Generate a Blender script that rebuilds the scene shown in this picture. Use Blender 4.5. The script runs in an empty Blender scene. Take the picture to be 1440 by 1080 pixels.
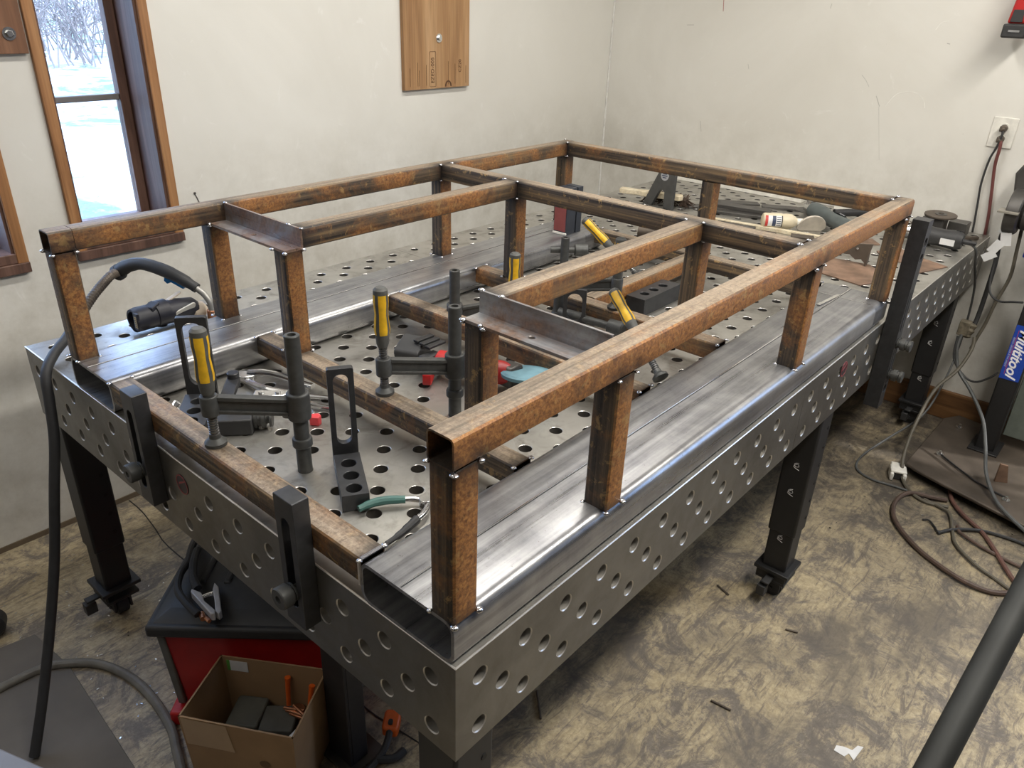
import bpy, math, random
import numpy as np
from mathutils import Vector, Matrix, Quaternion
random.seed(7)
R = math.radians
S = bpy.context.scene
COL = S.collection
FL = -0.85            # floor height (table top is z = 0)
WY = 1.97             # wall with the windows
WX = 3.13             # wall behind the far table end

# ------------------------------------------------------------ camera
cam = bpy.data.cameras.new('camera'); co = bpy.data.objects.new('camera', cam); COL.objects.link(co)
yaw, pitch, roll = .7013, .4679, .037
F = Vector((math.cos(pitch)*math.cos(yaw), math.cos(pitch)*math.sin(yaw), -math.sin(pitch)))
Rt = Vector((math.sin(yaw), -math.cos(yaw), 0)); Up = Rt.cross(F)
R2 = Rt*math.cos(roll)+Up*math.sin(roll); U2 = -Rt*math.sin(roll)+Up*math.cos(roll)
M = Matrix((R2, U2, -F)).transposed().to_4x4(); M.translation = Vector((-.5351, -.533, .8156))
co.matrix_world = M
cam.sensor_width = 36; cam.lens = 1081.7/1440*36; cam.clip_start = .02; cam.clip_end = 200
S.camera = co

# ------------------------------------------------------------ view and light
S.view_settings.view_transform = 'Standard'
try: S.view_settings.look = 'None'
except Exception: pass
S.view_settings.gamma = 1; S.view_settings.use_curve_mapping = False
S.view_settings.exposure = 1.2
W = bpy.data.worlds.new('world'); S.world = W; W.use_nodes = True
bg = W.node_tree.nodes['Background']; bg.inputs[0].default_value = (.42, .62, 1, 1); bg.inputs[1].default_value = 3.6

def light(name, kind, loc, energy, color, size=(1, 1), target=None, spread=None):
    l = bpy.data.lights.new(name, kind); o = bpy.data.objects.new(name, l); COL.objects.link(o)
    o.location = loc; l.energy = energy; l.color = color
    if kind == 'AREA':
        l.shape = 'RECTANGLE'; l.size, l.size_y = size
        if spread: l.spread = spread
    if target is not None:
        o.rotation_euler = (Vector(target)-Vector(loc)).to_track_quat('-Z', 'Y').to_euler()
    return o
sun = light('sun', 'SUN', (0, 0, 10), 1.6, (1, .97, .92)); sun.data.angle = R(1)
sun.rotation_euler = Vector((-.25, .65, -.75)).to_track_quat('-Z', 'Y').to_euler()
light('ceiling_lamp_over_aisle', 'AREA', (1.25, -.78, 1.84), 34, (1, .955, .87), (2.6, .22), (1.25, -.78, 0))
light('ceiling_lamp_over_table', 'AREA', (1.15, .85, 1.84), 17, (1, .965, .90), (2.4, .22), (1.15, .85, 0))
light('ceiling_lamp_far_end', 'AREA', (-1.5, .6, 1.84), 5.5, (1, .96, .90), (.22, 2.2), (-1.5, .6, 0))
for nm_, x_, w_ in (('window_portal_near', .498, .26), ('window_portal_far', -.13, .55)):
    pt = light(nm_, 'AREA', (x_, 2.19, .70), 1, (1, 1, 1), (w_, 1.2)); pt.rotation_euler = (R(-90), 0, 0); pt.data.cycles.is_portal = True
pt = light('window_portal_side', 'AREA', (WX+.16, -1.9, .75), 1, (1, 1, 1), (1.2, 1.3)); pt.rotation_euler = (0, R(90), 0); pt.data.cycles.is_portal = True  # portal of the added, unseen side window

# ------------------------------------------------------------ helpers
class MB:
    def __init__(s): s.v = []; s.f = []; s.mi = {}
    def add(s, vs, fs):
        o = len(s.v); s.v += [tuple(v) for v in vs]; s.f += [tuple(i+o for i in f) for f in fs]; return s
    def box(s, x0, x1, y0, y1, z0, z1):
        return s.add([(x0, y0, z0), (x1, y0, z0), (x1, y1, z0), (x0, y1, z0), (x0, y0, z1), (x1, y0, z1), (x1, y1, z1), (x0, y1, z1)],
                     [(0, 3, 2, 1), (4, 5, 6, 7), (0, 1, 5, 4), (1, 2, 6, 5), (2, 3, 7, 6), (3, 0, 4, 7)])
    def lathe(s, p0, d, prof, seg=20):
        """profile of (distance along d, radius)"""
        d = Vector(d).normalized(); a = d.orthogonal().normalized(); b = d.cross(a); p0 = Vector(p0)
        vs = []; fs = []; n = len(prof)
        for t, r in prof:
            for k in range(seg):
                an = 2*math.pi*k/seg; vs.append(p0+d*t+(a*math.cos(an)+b*math.sin(an))*r)
        for i in range(n-1):
            for k in range(seg):
                k2 = (k+1) % seg; fs.append((i*seg+k, i*seg+k2, (i+1)*seg+k2, (i+1)*seg+k))
        fs.append(tuple(reversed(range(seg)))); fs.append(tuple((n-1)*seg+k for k in range(seg)))
        return s.add(vs, fs)
    def cyl(s, a, b, r, seg=20, r2=None):
        a = Vector(a); b = Vector(b); return s.lathe(a, b-a, [(0, r), ((b-a).length, r if r2 is None else r2)], seg)
    def pipe(s, a, b, r, ri, seg=20, depth=None):
        a = Vector(a); b = Vector(b); L = (b-a).length; dp = depth or L*.5
        d = (b-a).normalized(); x = d.orthogonal().normalized(); y = d.cross(x)
        prof = [(0, r), (L-.0012, r), (L, r-.0012), (L, ri), (L-dp, ri*.98), (L-dp, .0002)]
        vs = []; fs = []
        for t, q in prof:
            for k in range(seg):
                an = 2*math.pi*k/seg; vs.append(a+d*t+(x*math.cos(an)+y*math.sin(an))*q)
        for i in range(len(prof)-1):
            for k in range(seg):
                k2 = (k+1) % seg; fs.append((i*seg+k, i*seg+k2, (i+1)*seg+k2, (i+1)*seg+k))
        fs.append(tuple(reversed(range(seg))))
        return s.add(vs, fs)
    def path(s, pts, r, seg=10, smooth=4, rib=0):
        P = [Vector(p) for p in pts]
        if smooth > 1 and len(P) > 2:
            Q = []
            for i in range(len(P)-1):
                p0 = P[max(i-1, 0)]; p1 = P[i]; p2 = P[i+1]; p3 = P[min(i+2, len(P)-1)]
                for j in range(smooth):
                    t = j/smooth
                    Q.append(.5*((2*p1)+(p2-p0)*t+(2*p0-5*p1+4*p2-p3)*t*t+(3*p1-p0-3*p2+p3)*t**3))
            P = Q+[P[-1]]
        if rib:
            Q = [P[0]]; 
            for i in range(len(P)-1):
                n = max(1, int((P[i+1]-P[i]).length/rib))
                for j in range(1, n+1): Q.append(P[i].lerp(P[i+1], j/n))
            P = Q
        n = len(P); vs = []; fs = []; T = (P[1]-P[0]).normalized(); a = T.orthogonal().normalized()
        for i, p in enumerate(P):
            T2 = (P[min(i+1, n-1)]-P[max(i-1, 0)]).normalized()
            a = (a-T2*a.dot(T2)).normalized(); b = T2.cross(a)
            rr = r[min(i*len(r)//n, len(r)-1)] if isinstance(r, (list, tuple)) else r
            if rib: rr *= (1.0 if i % 2 else .80)
            for k in range(seg):
                an = 2*math.pi*k/seg; vs.append(p+(a*math.cos(an)+b*math.sin(an))*rr)
        for i in range(n-1):
            for k in range(seg):
                k2 = (k+1) % seg; fs.append((i*seg+k, i*seg+k2, (i+1)*seg+k2, (i+1)*seg+k))
        fs.append(tuple(reversed(range(seg)))); fs.append(tuple((n-1)*seg+k for k in range(seg)))
        return s.add(vs, fs)
    def prism(s, out, o, ax, ay, az, h):
        """outline (2D, ccw) in axes ax, ay, extruded h along az"""
        o, ax, ay, az = Vector(o), Vector(ax), Vector(ay), Vector(az); n = len(out)
        vs = [o+ax*u+ay*v for u, v in out]+[o+ax*u+ay*v+az*h for u, v in out]
        fs = [tuple(reversed(range(n))), tuple(range(n, 2*n))]+[(i, (i+1) % n, n+(i+1) % n, n+i) for i in range(n)]
        return s.add(vs, fs)
    def frame(s, outer, inner, o, ax, ay, az, h):
        """ring between two outlines with the same number of points"""
        o, ax, ay, az = Vector(o), Vector(ax), Vector(ay), Vector(az); n = len(outer)
        A = [o+ax*u+ay*v for u, v in outer]; B = [o+ax*u+ay*v for u, v in inner]
        vs = A+B+[p+az*h for p in A]+[p+az*h for p in B]; fs = []
        for i in range(n):
            j = (i+1) % n
            fs += [(i, n+i, n+j, j), (2*n+i, 2*n+j, 3*n+j, 3*n+i), (i, j, 2*n+j, 2*n+i), (n+i, 3*n+i, 3*n+j, n+j)]
        return s.add(vs, fs)
    def xf(s, m):
        s.v = [tuple(m @ Vector(v)) for v in s.v]; return s

def mesh(name, mb, mat, smooth=30):
    me = bpy.data.meshes.new(name); me.from_pydata(mb.v, [], mb.f); me.update()
    for m in (mat if isinstance(mat, (list, tuple)) else [mat]): me.materials.append(m)
    if mb.mi and len(me.materials) > 2:
        for k, q_ in mb.mi.items(): me.polygons[k].material_index = q_
    if smooth:
        me.polygons.foreach_set('use_smooth', [True]*len(me.polygons))
        try: me.set_sharp_from_angle(angle=R(smooth))
        except Exception: pass
    return me
def tag(o, label=None, cat=None, group=None, kind=None):
    if label: o['label'] = label
    if cat: o['category'] = cat
    if group: o['group'] = group
    if kind: o['kind'] = kind
    return o
def thing(name, label, cat, loc=(0, 0, 0), rz=0, group=None):
    o = bpy.data.objects.new(name, None); COL.objects.link(o); o.empty_display_size = .05
    o.location = loc; o.rotation_euler = (0, 0, rz); return tag(o, label, cat, group)
def inv(parent):
    m = Matrix.Identity(4); chain = []
    while parent is not None: chain.append(parent); parent = parent.parent
    for q in reversed(chain): m = m @ (Matrix.Translation(q.location) @ q.rotation_euler.to_matrix().to_4x4())
    return m.inverted()
def part(name, mb, mat, parent=None, world=False, bevel=0, smooth=30, label=None, kind=None, seg=2):
    if world and parent is not None: mb.xf(inv(parent))
    o = bpy.data.objects.new(name, mesh(name, mb, mat, smooth)); COL.objects.link(o)
    if parent is not None: o.parent = parent
    if bevel:
        b = o.modifiers.new('bevel', 'BEVEL'); b.width = bevel; b.segments = seg; b.limit_method = 'ANGLE'; b.angle_limit = R(40)
    if label: o['label'] = label
    if kind: o['kind'] = kind
    return o
def solo(name, mb, mat, label, cat, group=None, bevel=0, smooth=30):
    """a thing of one mesh: origin moved to its base"""
    v = np.array(mb.v); c = Vector(((v[:, 0].min()+v[:, 0].max())/2, (v[:, 1].min()+v[:, 1].max())/2, v[:, 2].min()))
    mb.xf(Matrix.Translation(-c)); o = part(name, mb, mat, None, False, bevel, smooth); o.location = c
    return tag(o, label, cat, group)
def struct(name, mb, mat, parent=None, bevel=0, label=None, smooth=30):
    o = part(name, mb, mat, parent, False, bevel, smooth, label)
    if parent is None: o['kind'] = 'structure'
    return o
def copy_tree(o, parent=None):
    c = o.copy(); COL.objects.link(c); c.parent = parent
    for ch in list(o.children): copy_tree(ch, c)
    return c
def rrect(w, h, r, seg=4, cx=0, cy=0):
    out = []
    for q, (sx, sy) in enumerate(((1, 1), (-1, 1), (-1, -1), (1, -1))):
        for k in range(seg+1):
            a = math.pi/2*(q+k/seg); out.append((cx+sx*(w/2-r)+r*math.cos(a), cy+sy*(h/2-r)+r*math.sin(a)))
    return out
def circ(r, n=20, cx=0, cy=0): return [(cx+r*math.cos(2*math.pi*k/n), cy+r*math.sin(2*math.pi*k/n)) for k in range(n)]
def text_mb(txt, size, m, bold=.0, shear=0, ext=.0004, spacing=1):
    c = bpy.data.curves.new('t', 'FONT'); c.body = txt; c.size = size; c.extrude = ext; c.offset = bold; c.shear = shear
    c.align_x = 'CENTER'; c.align_y = 'CENTER'; c.space_character = spacing; c.resolution_u = 3
    o = bpy.data.objects.new('t', c); COL.objects.link(o); bpy.context.view_layer.update()
    me = o.evaluated_get(bpy.context.evaluated_depsgraph_get()).to_mesh()
    mb = MB(); mb.add([m @ v.co for v in me.vertices], [tuple(p.vertices) for p in me.polygons])
    o.evaluated_get(bpy.context.evaluated_depsgraph_get()).to_mesh_clear() if False else None
    COL.objects.unlink(o); bpy.data.objects.remove(o); bpy.data.curves.remove(c)
    return mb
def basis(o, x, y):
    x = Vector(x).normalized(); y = Vector(y).normalized(); z = x.cross(y)
    m = Matrix((x, y, z)).transposed().to_4x4(); m.translation = Vector(o); return m

# hole plates: cells between grid lines us, vs; holes in given cells
def holeplate(mb, O, U, V, N, us, vs, holes, r=.014, t=.02, ch=.0016, seg=24, back=False, rim=True):
    O, U, V, N = Vector(O), Vector(U), Vector(V), Vector(N)
    def P(u, v, d=0): return O+U*u+V*v-N*d
    for i in range(len(us)-1):
        for j in range(len(vs)-1):
            u0, u1, v0, v1 = us[i], us[i+1], vs[j], vs[j+1]
            if not holes(i, j):
                mb.add([P(u0, v0), P(u1, v0), P(u1, v1), P(u0, v1)], [(0, 1, 2, 3)])
                if back: mb.add([P(u0, v0, t), P(u1, v0, t), P(u1, v1, t), P(u0, v1, t)], [(3, 2, 1, 0)])
                continue
            cu, cv = (u0+u1)/2, (v0+v1)/2
            cor = [(u1, v1), (u0, v1), (u0, v0), (u1, v0)]
            vsx = [P(*c) for c in cor]; q = seg//4
            for rr, dd in ((r+ch, 0), (r, ch), (r, t)):
                for k in range(seg):
                    a = 2*math.pi*k/seg; vsx.append(P(cu+rr*math.cos(a), cv+rr*math.sin(a), dd))
            fs = []
            for k in range(seg):
                k2 = (k+1) % seg; fs.append((k//q, 4+k2, 4+k))
                for lv in (0, 1):
                    b = 4+lv*seg; fs.append((b+k, b+k2, b+seg+k2, b+seg+k))
                if (k+1) % q == 0: fs.append((k//q, (k//q+1) % 4, 4+k2))
            f0 = len(mb.f)
            for q_, f_ in enumerate(fs):
                if len(f_) == 4: mb.mi[f0+q_] = 1 if min(f_) < 4+seg else 2
            mb.add(vsx, fs)
            if back:
                vb = [P(c[0], c[1], t) for c in cor]+[P(cu+r*math.cos(2*math.pi*k/seg), cv+r*math.sin(2*math.pi*k/seg), t) for k in range(seg)]
                fb = []
                for k in range(seg):
                    k2 = (k+1) % seg; fb.append((k//q, 4+k, 4+k2))
                    if (k+1) % q == 0: fb.append((k//q, 4+k2, (k//q+1) % 4))
                mb.add(vb, fb)
    if rim:
        a, b, c, d = us[0], us[-1], vs[0], vs[-1]
        L = [(a, c), (b, c), (b, d), (a, d)]
        for k in range(4):
            p, q2 = L[k], L[(k+1) % 4]; mb.add([P(*p), P(*p, t), P(*q2, t), P(*q2)], [(0, 1, 2, 3)])
    return mb

# ------------------------------------------------------------ materials
def nm(name):
    m = bpy.data.materials.new(name); m.use_nodes = True; nt = m.node_tree
    return m, nt, nt.nodes['Principled BSDF']
def N(nt, t, **kw):
    n = nt.nodes.new(t)
    for k, v in kw.items():
        if k in ('operation', 'blend_type', 'attribute_name', 'noise_dimensions', 'feature', 'data_type', 'distance', 'wave_type', 'bands_direction', 'clamp_factor'): setattr(n, k, v)
        else: n.inputs[k].default_value = v
    return n
def coords(nt, scale=(1, 1, 1), obj=True, rnd=True):
    tc = N(nt, 'ShaderNodeTexCoord'); mp = N(nt, 'ShaderNodeMapping'); mp.inputs['Scale'].default_value = scale
    if rnd:
        oi = N(nt, 'ShaderNodeObjectInfo'); mu = N(nt, 'ShaderNodeMath', operation='MULTIPLY'); mu.inputs[1].default_value = 37
        nt.links.new(oi.outputs['Random'], mu.inputs[0]); nt.links.new(mu.outputs[0], mp.inputs['Location'])
    nt.links.new(tc.outputs['Object'], mp.inputs['Vector']); return mp.outputs[0]
def noise(nt, vec, scale, detail=4, rough=.55, dist=0):
    n = N(nt, 'ShaderNodeTexNoise', Scale=scale, Detail=detail, Roughness=rough, Distortion=dist)
    nt.links.new(vec, n.inputs['Vector']); return n.outputs['Fac']
def ramp(nt, fac, stops):
    r = N(nt, 'ShaderNodeValToRGB'); e = r.color_ramp.elements
    while len(e) > 1: e.remove(e[-1])
    e[0].position = stops[0][0]; e[0].color = (*stops[0][1], 1) if isinstance(stops[0][1], tuple) else (stops[0][1],)*3+(1,)
    for p, c in stops[1:]:
        x = e.new(p); x.color = (*c, 1) if isinstance(c, tuple) else (c, c, c, 1)
    nt.links.new(fac, r.inputs[0]); return r.outputs['Color']
def mix(nt, fac, a, b, mode='MIX'):
    m = N(nt, 'ShaderNodeMix', data_type='RGBA', blend_type=mode)
    for s, x in ((m.inputs[0], fac), (m.inputs[6], a), (m.inputs[7], b)):
        if isinstance(x, bpy.types.NodeSocket): nt.links.new(x, s)
        elif isinstance(x, tuple): s.default_value = (*x, 1)
        else: s.default_value = x
    return m.outputs[2]
def bump(nt, bs, h, strength=.3, dist=.002):
    b = N(nt, 'ShaderNodeBump', Strength=strength, Distance=dist); nt.links.new(h, b.inputs['Height']); nt.links.new(b.outputs[0], bs.inputs['Normal'])
def flat(name, col, rough=.5, metal=0, var=.12, scale=30, bumpy=.0, spec=.5):
    m, nt, b = nm(name); v = coords(nt); n = noise(nt, v, scale, 5)
    c = ramp(nt, n, [(.3, tuple(x*(1-var) for x in col)), (.7, tuple(min(1, x*(1+var)) for x in col))])
    nt.links.new(c, b.inputs['Base Color']); b.inputs['Roughness'].default_value = rough; b.inputs['Metallic'].default_value = metal
    b.inputs['Specular IOR Level'].default_value = spec
    if bumpy: bump(nt, b, n, bumpy, .001)
    return m

def rust(name, ax):
    m, nt, b = nm(name)
    st = [62, 62, 62]; st[ax] = 1.3; sv = coords(nt, tuple(st)); iv = coords(nt, (1, 1, 1))
    streak = noise(nt, sv, 1.5, 6, .62); patch = noise(nt, iv, 7, 6, .66, .4); fine = noise(nt, iv, 150, 5, .75); pock = noise(nt, iv, 42, 6, .7, .5); blot = noise(nt, iv, 18, 5, .6)
    base = ramp(nt, streak, [(.32, (.018, .014, .012)), (.42, (.048, .035, .025)), (.50, (.092, .065, .042)), (.59, (.155, .105, .060)), (.70, (.31, .20, .085))])
    orange = ramp(nt, fine, [(.34, (.13, .050, .018)), (.5, (.31, .130, .040)), (.68, (.52, .255, .075))])
    oi = N(nt, 'ShaderNodeObjectInfo'); g = N(nt, 'ShaderNodeNewGeometry'); sx = N(nt, 'ShaderNodeSeparateXYZ'); nt.links.new(g.outputs['True Normal'], sx.inputs[0])
    # faces turned towards negative Y get more orange than the rest
    side = ramp(nt, N_neg(nt, sx.outputs['Y']), [(.5, .0), (.9, .27)])
    pm = N(nt, 'ShaderNodeMath', operation='ADD'); nt.links.new(patch, pm.inputs[0]); nt.links.new(side, pm.inputs[1])
    rm = N(nt, 'ShaderNodeMapRange'); rm.inputs[3].default_value = -.17; rm.inputs[4].default_value = .10; cs_ = N(nt, 'ShaderNodeSeparateXYZ'); nt.links.new(oi.outputs['Color'], cs_.inputs[0]); nt.links.new(cs_.outputs['X'], rm.inputs[0])
    pm2 = N(nt, 'ShaderNodeMath', operation='ADD'); nt.links.new(pm.outputs[0], pm2.inputs[0]); nt.links.new(rm.outputs[0], pm2.inputs[1])
    f1 = ramp(nt, pm2.outputs[0], [(.50, 0.0), (.70, .88)]); c = mix(nt, f1, base, orange)
    f2 = ramp(nt, pock, [(.58, 0.0), (.64, .65)]); c = mix(nt, f2, c, (.36, .225, .085))
    f3 = ramp(nt, blot, [(.60, 0.0), (.70, .5)]); c = mix(nt, f3, c, (.045, .030, .022))
    # upper faces of level tubes turn a lighter greyish tan along the streaks
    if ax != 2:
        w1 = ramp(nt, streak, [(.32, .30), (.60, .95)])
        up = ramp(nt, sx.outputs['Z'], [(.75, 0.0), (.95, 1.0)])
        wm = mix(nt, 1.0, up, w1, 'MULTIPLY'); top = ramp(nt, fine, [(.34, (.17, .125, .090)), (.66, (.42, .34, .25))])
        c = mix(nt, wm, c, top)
    at = N(nt, 'ShaderNodeAttribute', attribute_name='scorch'); sc = at.outputs['Fac']
    c = mix(nt, sc, c, (.010, .010, .012))
    nt.links.new(c, b.inputs['Base Color'])
    b.inputs['Metallic'].default_value = .2
    rr = ramp(nt, fine, [(.3, .40), (.7, .70)]); nt.links.new(rr, b.inputs['Roughness'])
    bump(nt, b, fine, .45, .0012)
    return m
def N_neg(nt, sock):
    k = N(nt, 'ShaderNodeMath', operation='MULTIPLY'); k.inputs[1].default_value = -1; nt.links.new(sock, k.inputs[0]); return k.outputs[0]
def steel(name, ax, rusty=0):
    m, nt, b = nm(name)
    st = [30, 30, 30]; st[ax] = .8; sv = coords(nt, tuple(st)); iv = coords(nt, (1, 1, 1))
    s1 = noise(nt, sv, 1.6, 8, .66); p = noise(nt, iv, 9, 7, .68, .3); f = noise(nt, iv, 130, 3)
    c1 = ramp(nt, s1, [(.3, (.10, .103, .118)), (.45, (.23, .232, .25)), (.55, (.36, .36, .375)), (.7, (.56, .56, .57))])
    c2 = ramp(nt, p, [(.35, (.17, .17, .18)), (.7, (.50, .495, .48))]); c = mix(nt, .5, c1, c2)
    spot = ramp(nt, f, [(.68, 0.0), (.76, .6)]); c = mix(nt, spot, c, (.10, .075, .055))
    if rusty:
        rn = noise(nt, iv, 8, 7, .7, .5); c = mix(nt, ramp(nt, rn, [(.42, 0.0), (.58, rusty)]), c, ramp(nt, f, [(.3, (.12, .06, .035)), (.7, (.30, .17, .10))]))
    at = N(nt, 'ShaderNodeAttribute', attribute_name='scorch'); c = mix(nt, at.outputs['Fac'], c, (.022, .024, .034))
    nt.links.new(c, b.inputs['Base Color']); b.inputs['Metallic'].default_value = .75
    r = ramp(nt, s1, [(.3, .24), (.7, .42)]); nt.links.new(r, b.inputs['Roughness']); bump(nt, b, s1, .12, .001)
    return m
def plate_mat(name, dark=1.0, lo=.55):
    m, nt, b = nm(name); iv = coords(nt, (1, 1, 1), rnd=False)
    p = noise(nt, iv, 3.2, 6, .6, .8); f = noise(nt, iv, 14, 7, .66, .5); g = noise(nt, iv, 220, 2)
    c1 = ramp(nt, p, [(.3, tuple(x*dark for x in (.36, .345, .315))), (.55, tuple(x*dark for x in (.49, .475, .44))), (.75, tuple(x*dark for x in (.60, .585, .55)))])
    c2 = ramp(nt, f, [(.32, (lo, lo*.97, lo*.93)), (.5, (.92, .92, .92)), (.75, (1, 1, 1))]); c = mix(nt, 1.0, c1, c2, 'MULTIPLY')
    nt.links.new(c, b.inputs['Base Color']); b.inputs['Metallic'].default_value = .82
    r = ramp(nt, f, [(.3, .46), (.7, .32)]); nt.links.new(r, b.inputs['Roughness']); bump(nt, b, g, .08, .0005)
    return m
def wall_mat():
    m, nt, b = nm('painted_wall'); v = coords(nt, rnd=False)
    p = noise(nt, v, 1.3, 5, .6, .5); s = noise(nt, v, 6, 7, .7, 1.8); d = noise(nt, v, 55, 3, .6)
    c = ramp(nt, p, [(.3, (.66, .64, .59)), (.7, (.76, .745, .70))])
    sm = ramp(nt, s, [(.62, 0.0), (.72, .5)]); c = mix(nt, sm, c, (.82, .81, .78))
    dk = ramp(nt, d, [(.76, 0.0), (.80, .55)]); c = mix(nt, dk, c, (.42, .39, .35))
    tc = N(nt, 'ShaderNodeTexCoord'); sp = N(nt, 'ShaderNodeSeparateXYZ'); nt.links.new(tc.outputs['Object'], sp.inputs[0])
    low = ramp(nt, sp.outputs['Z'], [(0.0, 1.0), (.4, 0.0)]); n2 = noise(nt, v, 9, 6, .7)
    lw = mix(nt, 1.0, low, ramp(nt, n2, [(.35, 0.0), (.75, .6)]), 'MULTIPLY'); c = mix(nt, lw, c, (.42, .39, .33))
    nt.links.new(c, b.inputs['Base Color']); b.inputs['Roughness'].default_value = .62; bump(nt, b, s, .12, .004)
    return m
def floor_mat():
    m, nt, b = nm('worn_painted_floor'); v = coords(nt, rnd=False)
    def rotated(ang, sc):
        mp = N(nt, 'ShaderNodeMapping'); mp.inputs['Rotation'].default_value = (0, 0, ang); mp.inputs['Scale'].default_value = sc; nt.links.new(v, mp.inputs['Vector']); return mp.outputs[0]
    big = noise(nt, v, 2.1, 7, .66, .4); a = noise(nt, v, 7, 12, .80, .7); f = noise(nt, v, 70, 6, .8, .4); sp = noise(nt, v, 260, 2, .5)
    s1 = noise(nt, rotated(.5, (1, 5, 1)), 9, 9, .78, 1.0); s2 = noise(nt, rotated(-.9, (1, 6, 1)), 8, 9, .78, 1.0); sel = noise(nt, v, 3.1, 3, .5)
    tan = ramp(nt, f, [(.3, (.32, .255, .155)), (.7, (.60, .50, .325))])
    gry = ramp(nt, f, [(.3, (.105, .090, .076)), (.7, (.25, .215, .175))])
    k = ramp(nt, a, [(.43, 0.0), (.50, .7), (.60, 1.0)]); c = mix(nt, k, gry, tan)
    sc = mix(nt, ramp(nt, sel, [(.45, 0.0), (.55, 1.0)]), s1, s2); k2 = ramp(nt, sc, [(.40, .85), (.50, 0.0)]); c = mix(nt, k2, c, (.14, .118, .10))
    k4 = ramp(nt, sc, [(.60, 0.0), (.68, .6)]); c = mix(nt, k4, c, (.56, .48, .34))
    k3 = ramp(nt, big, [(.38, .8), (.50, 0.0)]); c = mix(nt, k3, c, (.125, .108, .092))
    # floor goes darker in patches towards the far wall
    s = N(nt, 'ShaderNodeSeparateXYZ'); tc = N(nt, 'ShaderNodeTexCoord'); nt.links.new(tc.outputs['Object'], s.inputs[0])
    mr = N(nt, 'ShaderNodeMapRange'); mr.inputs[1].default_value = 1.6; mr.inputs[2].default_value = 2.35; mr.inputs[4].default_value = 1.0
    nt.links.new(s.outputs['X'], mr.inputs[0])
    gm = mix(nt, 1.0, mr.outputs[0], ramp(nt, a, [(.40, 1.0), (.68, .30)]), 'MULTIPLY'); c = mix(nt, gm, c, (.062, .052, .042))
    chip = ramp(nt, sp, [(.77, 0.0), (.80, 1.0)]); c = mix(nt, chip, c, (.5, .47, .42))
    nt.links.new(c, b.inputs['Base Color'])
    rr = ramp(nt, a, [(.35, .62), (.65, .40)]); nt.links.new(rr, b.inputs['Roughness']); bump(nt, b, a, .3, .004)
    return m
def wood(name, ca, cb, cc, ax=2, sc=1.0, rough=.55):
    m, nt, b = nm(name); st = [7*sc, 7*sc, 7*sc]; st[ax] = .55*sc; v = coords(nt, tuple(st)); n = noise(nt, v, 2.4, 6, .55, 1.3)
    c = ramp(nt, n, [(.3, ca), (.5, cb), (.7, cc)]); st2 = [90, 90, 90]; st2[ax] = 3; g = noise(nt, coords(nt, tuple(st2)), 1.5, 4)
    c = mix(nt, .35, c, ramp(nt, g, [(.35, .45), (.6, 1.0)]), 'MULTIPLY'); nt.links.new(c, b.inputs['Base Color']); b.inputs['Roughness'].default_value = rough
    bump(nt, b, g, .15, .001); return m

RX, RY, RZ = rust('rusty_tube_x', 0), rust('rusty_tube_y', 1), rust('rusty_tube_z', 2)
SX, SY, SZ = steel('mill_steel_x', 0), steel('mill_steel_y', 1), steel('mill_steel_z', 2)
PLATE = plate_mat('ground_table_steel'); PSIDE_SHADED = plate_mat('ground_table_side_steel', .48, .86)  # side steel darker: dim reflections on the table sides put into its colour
WALL, FLOOR = wall_mat(), floor_mat()
RIM = flat('bright_hole_rim', (.62, .60, .57), .38, .8)  # chamfers lighter: bright crescents at the hole edges put into the colour
TOPM = [PLATE, RIM, flat('top_hole_wall', (.07, .065, .06), .6, .3)]; SIDM = [PSIDE_SHADED, RIM, flat('side_hole_wall', (.26, .245, .22), .5, .35)]  # shade in top holes and light in side holes put into wall colours
BLK = flat('black_powder_coat', (.014, .014, .015), .5); ANOD = flat('burnished_tool_steel', (.055, .056, .06), .42, .55, .15, 60)
SPIN = flat('oiled_thread', (.20, .20, .20), .35, .8); CAST = flat('phosphated_steel', (.075, .076, .074), .5, .45, .15, 80, .1); RUB = flat('black_rubber', (.022, .022, .024), .6, 0, .2, 40)
GRIP = flat('dark_grey_grip', (.085, .085, .08), .62, 0, .25, 60); YEL = flat('yellow_grip', (.72, .42, .015), .5, 0, .22, 45)
RED = flat('red_plastic', (.42, .012, .012), .42, 0, .15, 14); WHT = flat('white_plastic', (.74, .72, .66), .45)
CHR = flat('bright_steel', (.72, .72, .72), .22, 1, .1, 40); WELD = flat('weld_metal', (.60, .60, .63), .22, 1, .3, 200)
GRN = flat('green_grip', (.045, .13, .115), .5); BRN = flat('brown_cable', (.085, .055, .042), .6, 0, .3, 25); GRY = flat('grey_cable', (.075, .078, .078), .55, 0, .2)
TAN = flat('tan_cable', (.10, .088, .066), .6); CRD = flat('red_brown_cord', (.14, .045, .04), .5); CARD = flat('cardboard', (.33, .205, .105), .8, 0, .12, 9)
CARD2 = flat('packing_tape', (.47, .33, .20), .35, 0, .08, 9); GRS = flat('grimy_steel', (.105, .085, .068), .55, .4, .3, 9, .1)
DPL = flat('dark_plate_steel', (.10, .095, .09), .45, .6, .25, 12); RPL = flat('rusty_sheet', (.20, .125, .085), .6, .3, .45, 16)
ORG = flat('orange_plastic', (.72, .12, .012), .45); BLU = flat('blue_label', (.012, .055, .36), .4, 0, .05); BLK2 = flat('charcoal_plastic', (.030, .030, .031), .55, 0, .15)
LEA = flat('black_leather', (.014, .014, .022), .5, 0, .25, 50, .1); CREAM = flat('cream_leather', (.55, .46, .36), .7, 0, .2, 18)
GLUE = flat('cloudy_bottle_plastic', (.66, .58, .42), .45, 0, .12, 20); LAB = flat('label_white', (.72, .72, .72), .5, 0, .05); NAVY = flat('label_navy', (.03, .045, .09), .5)
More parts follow.
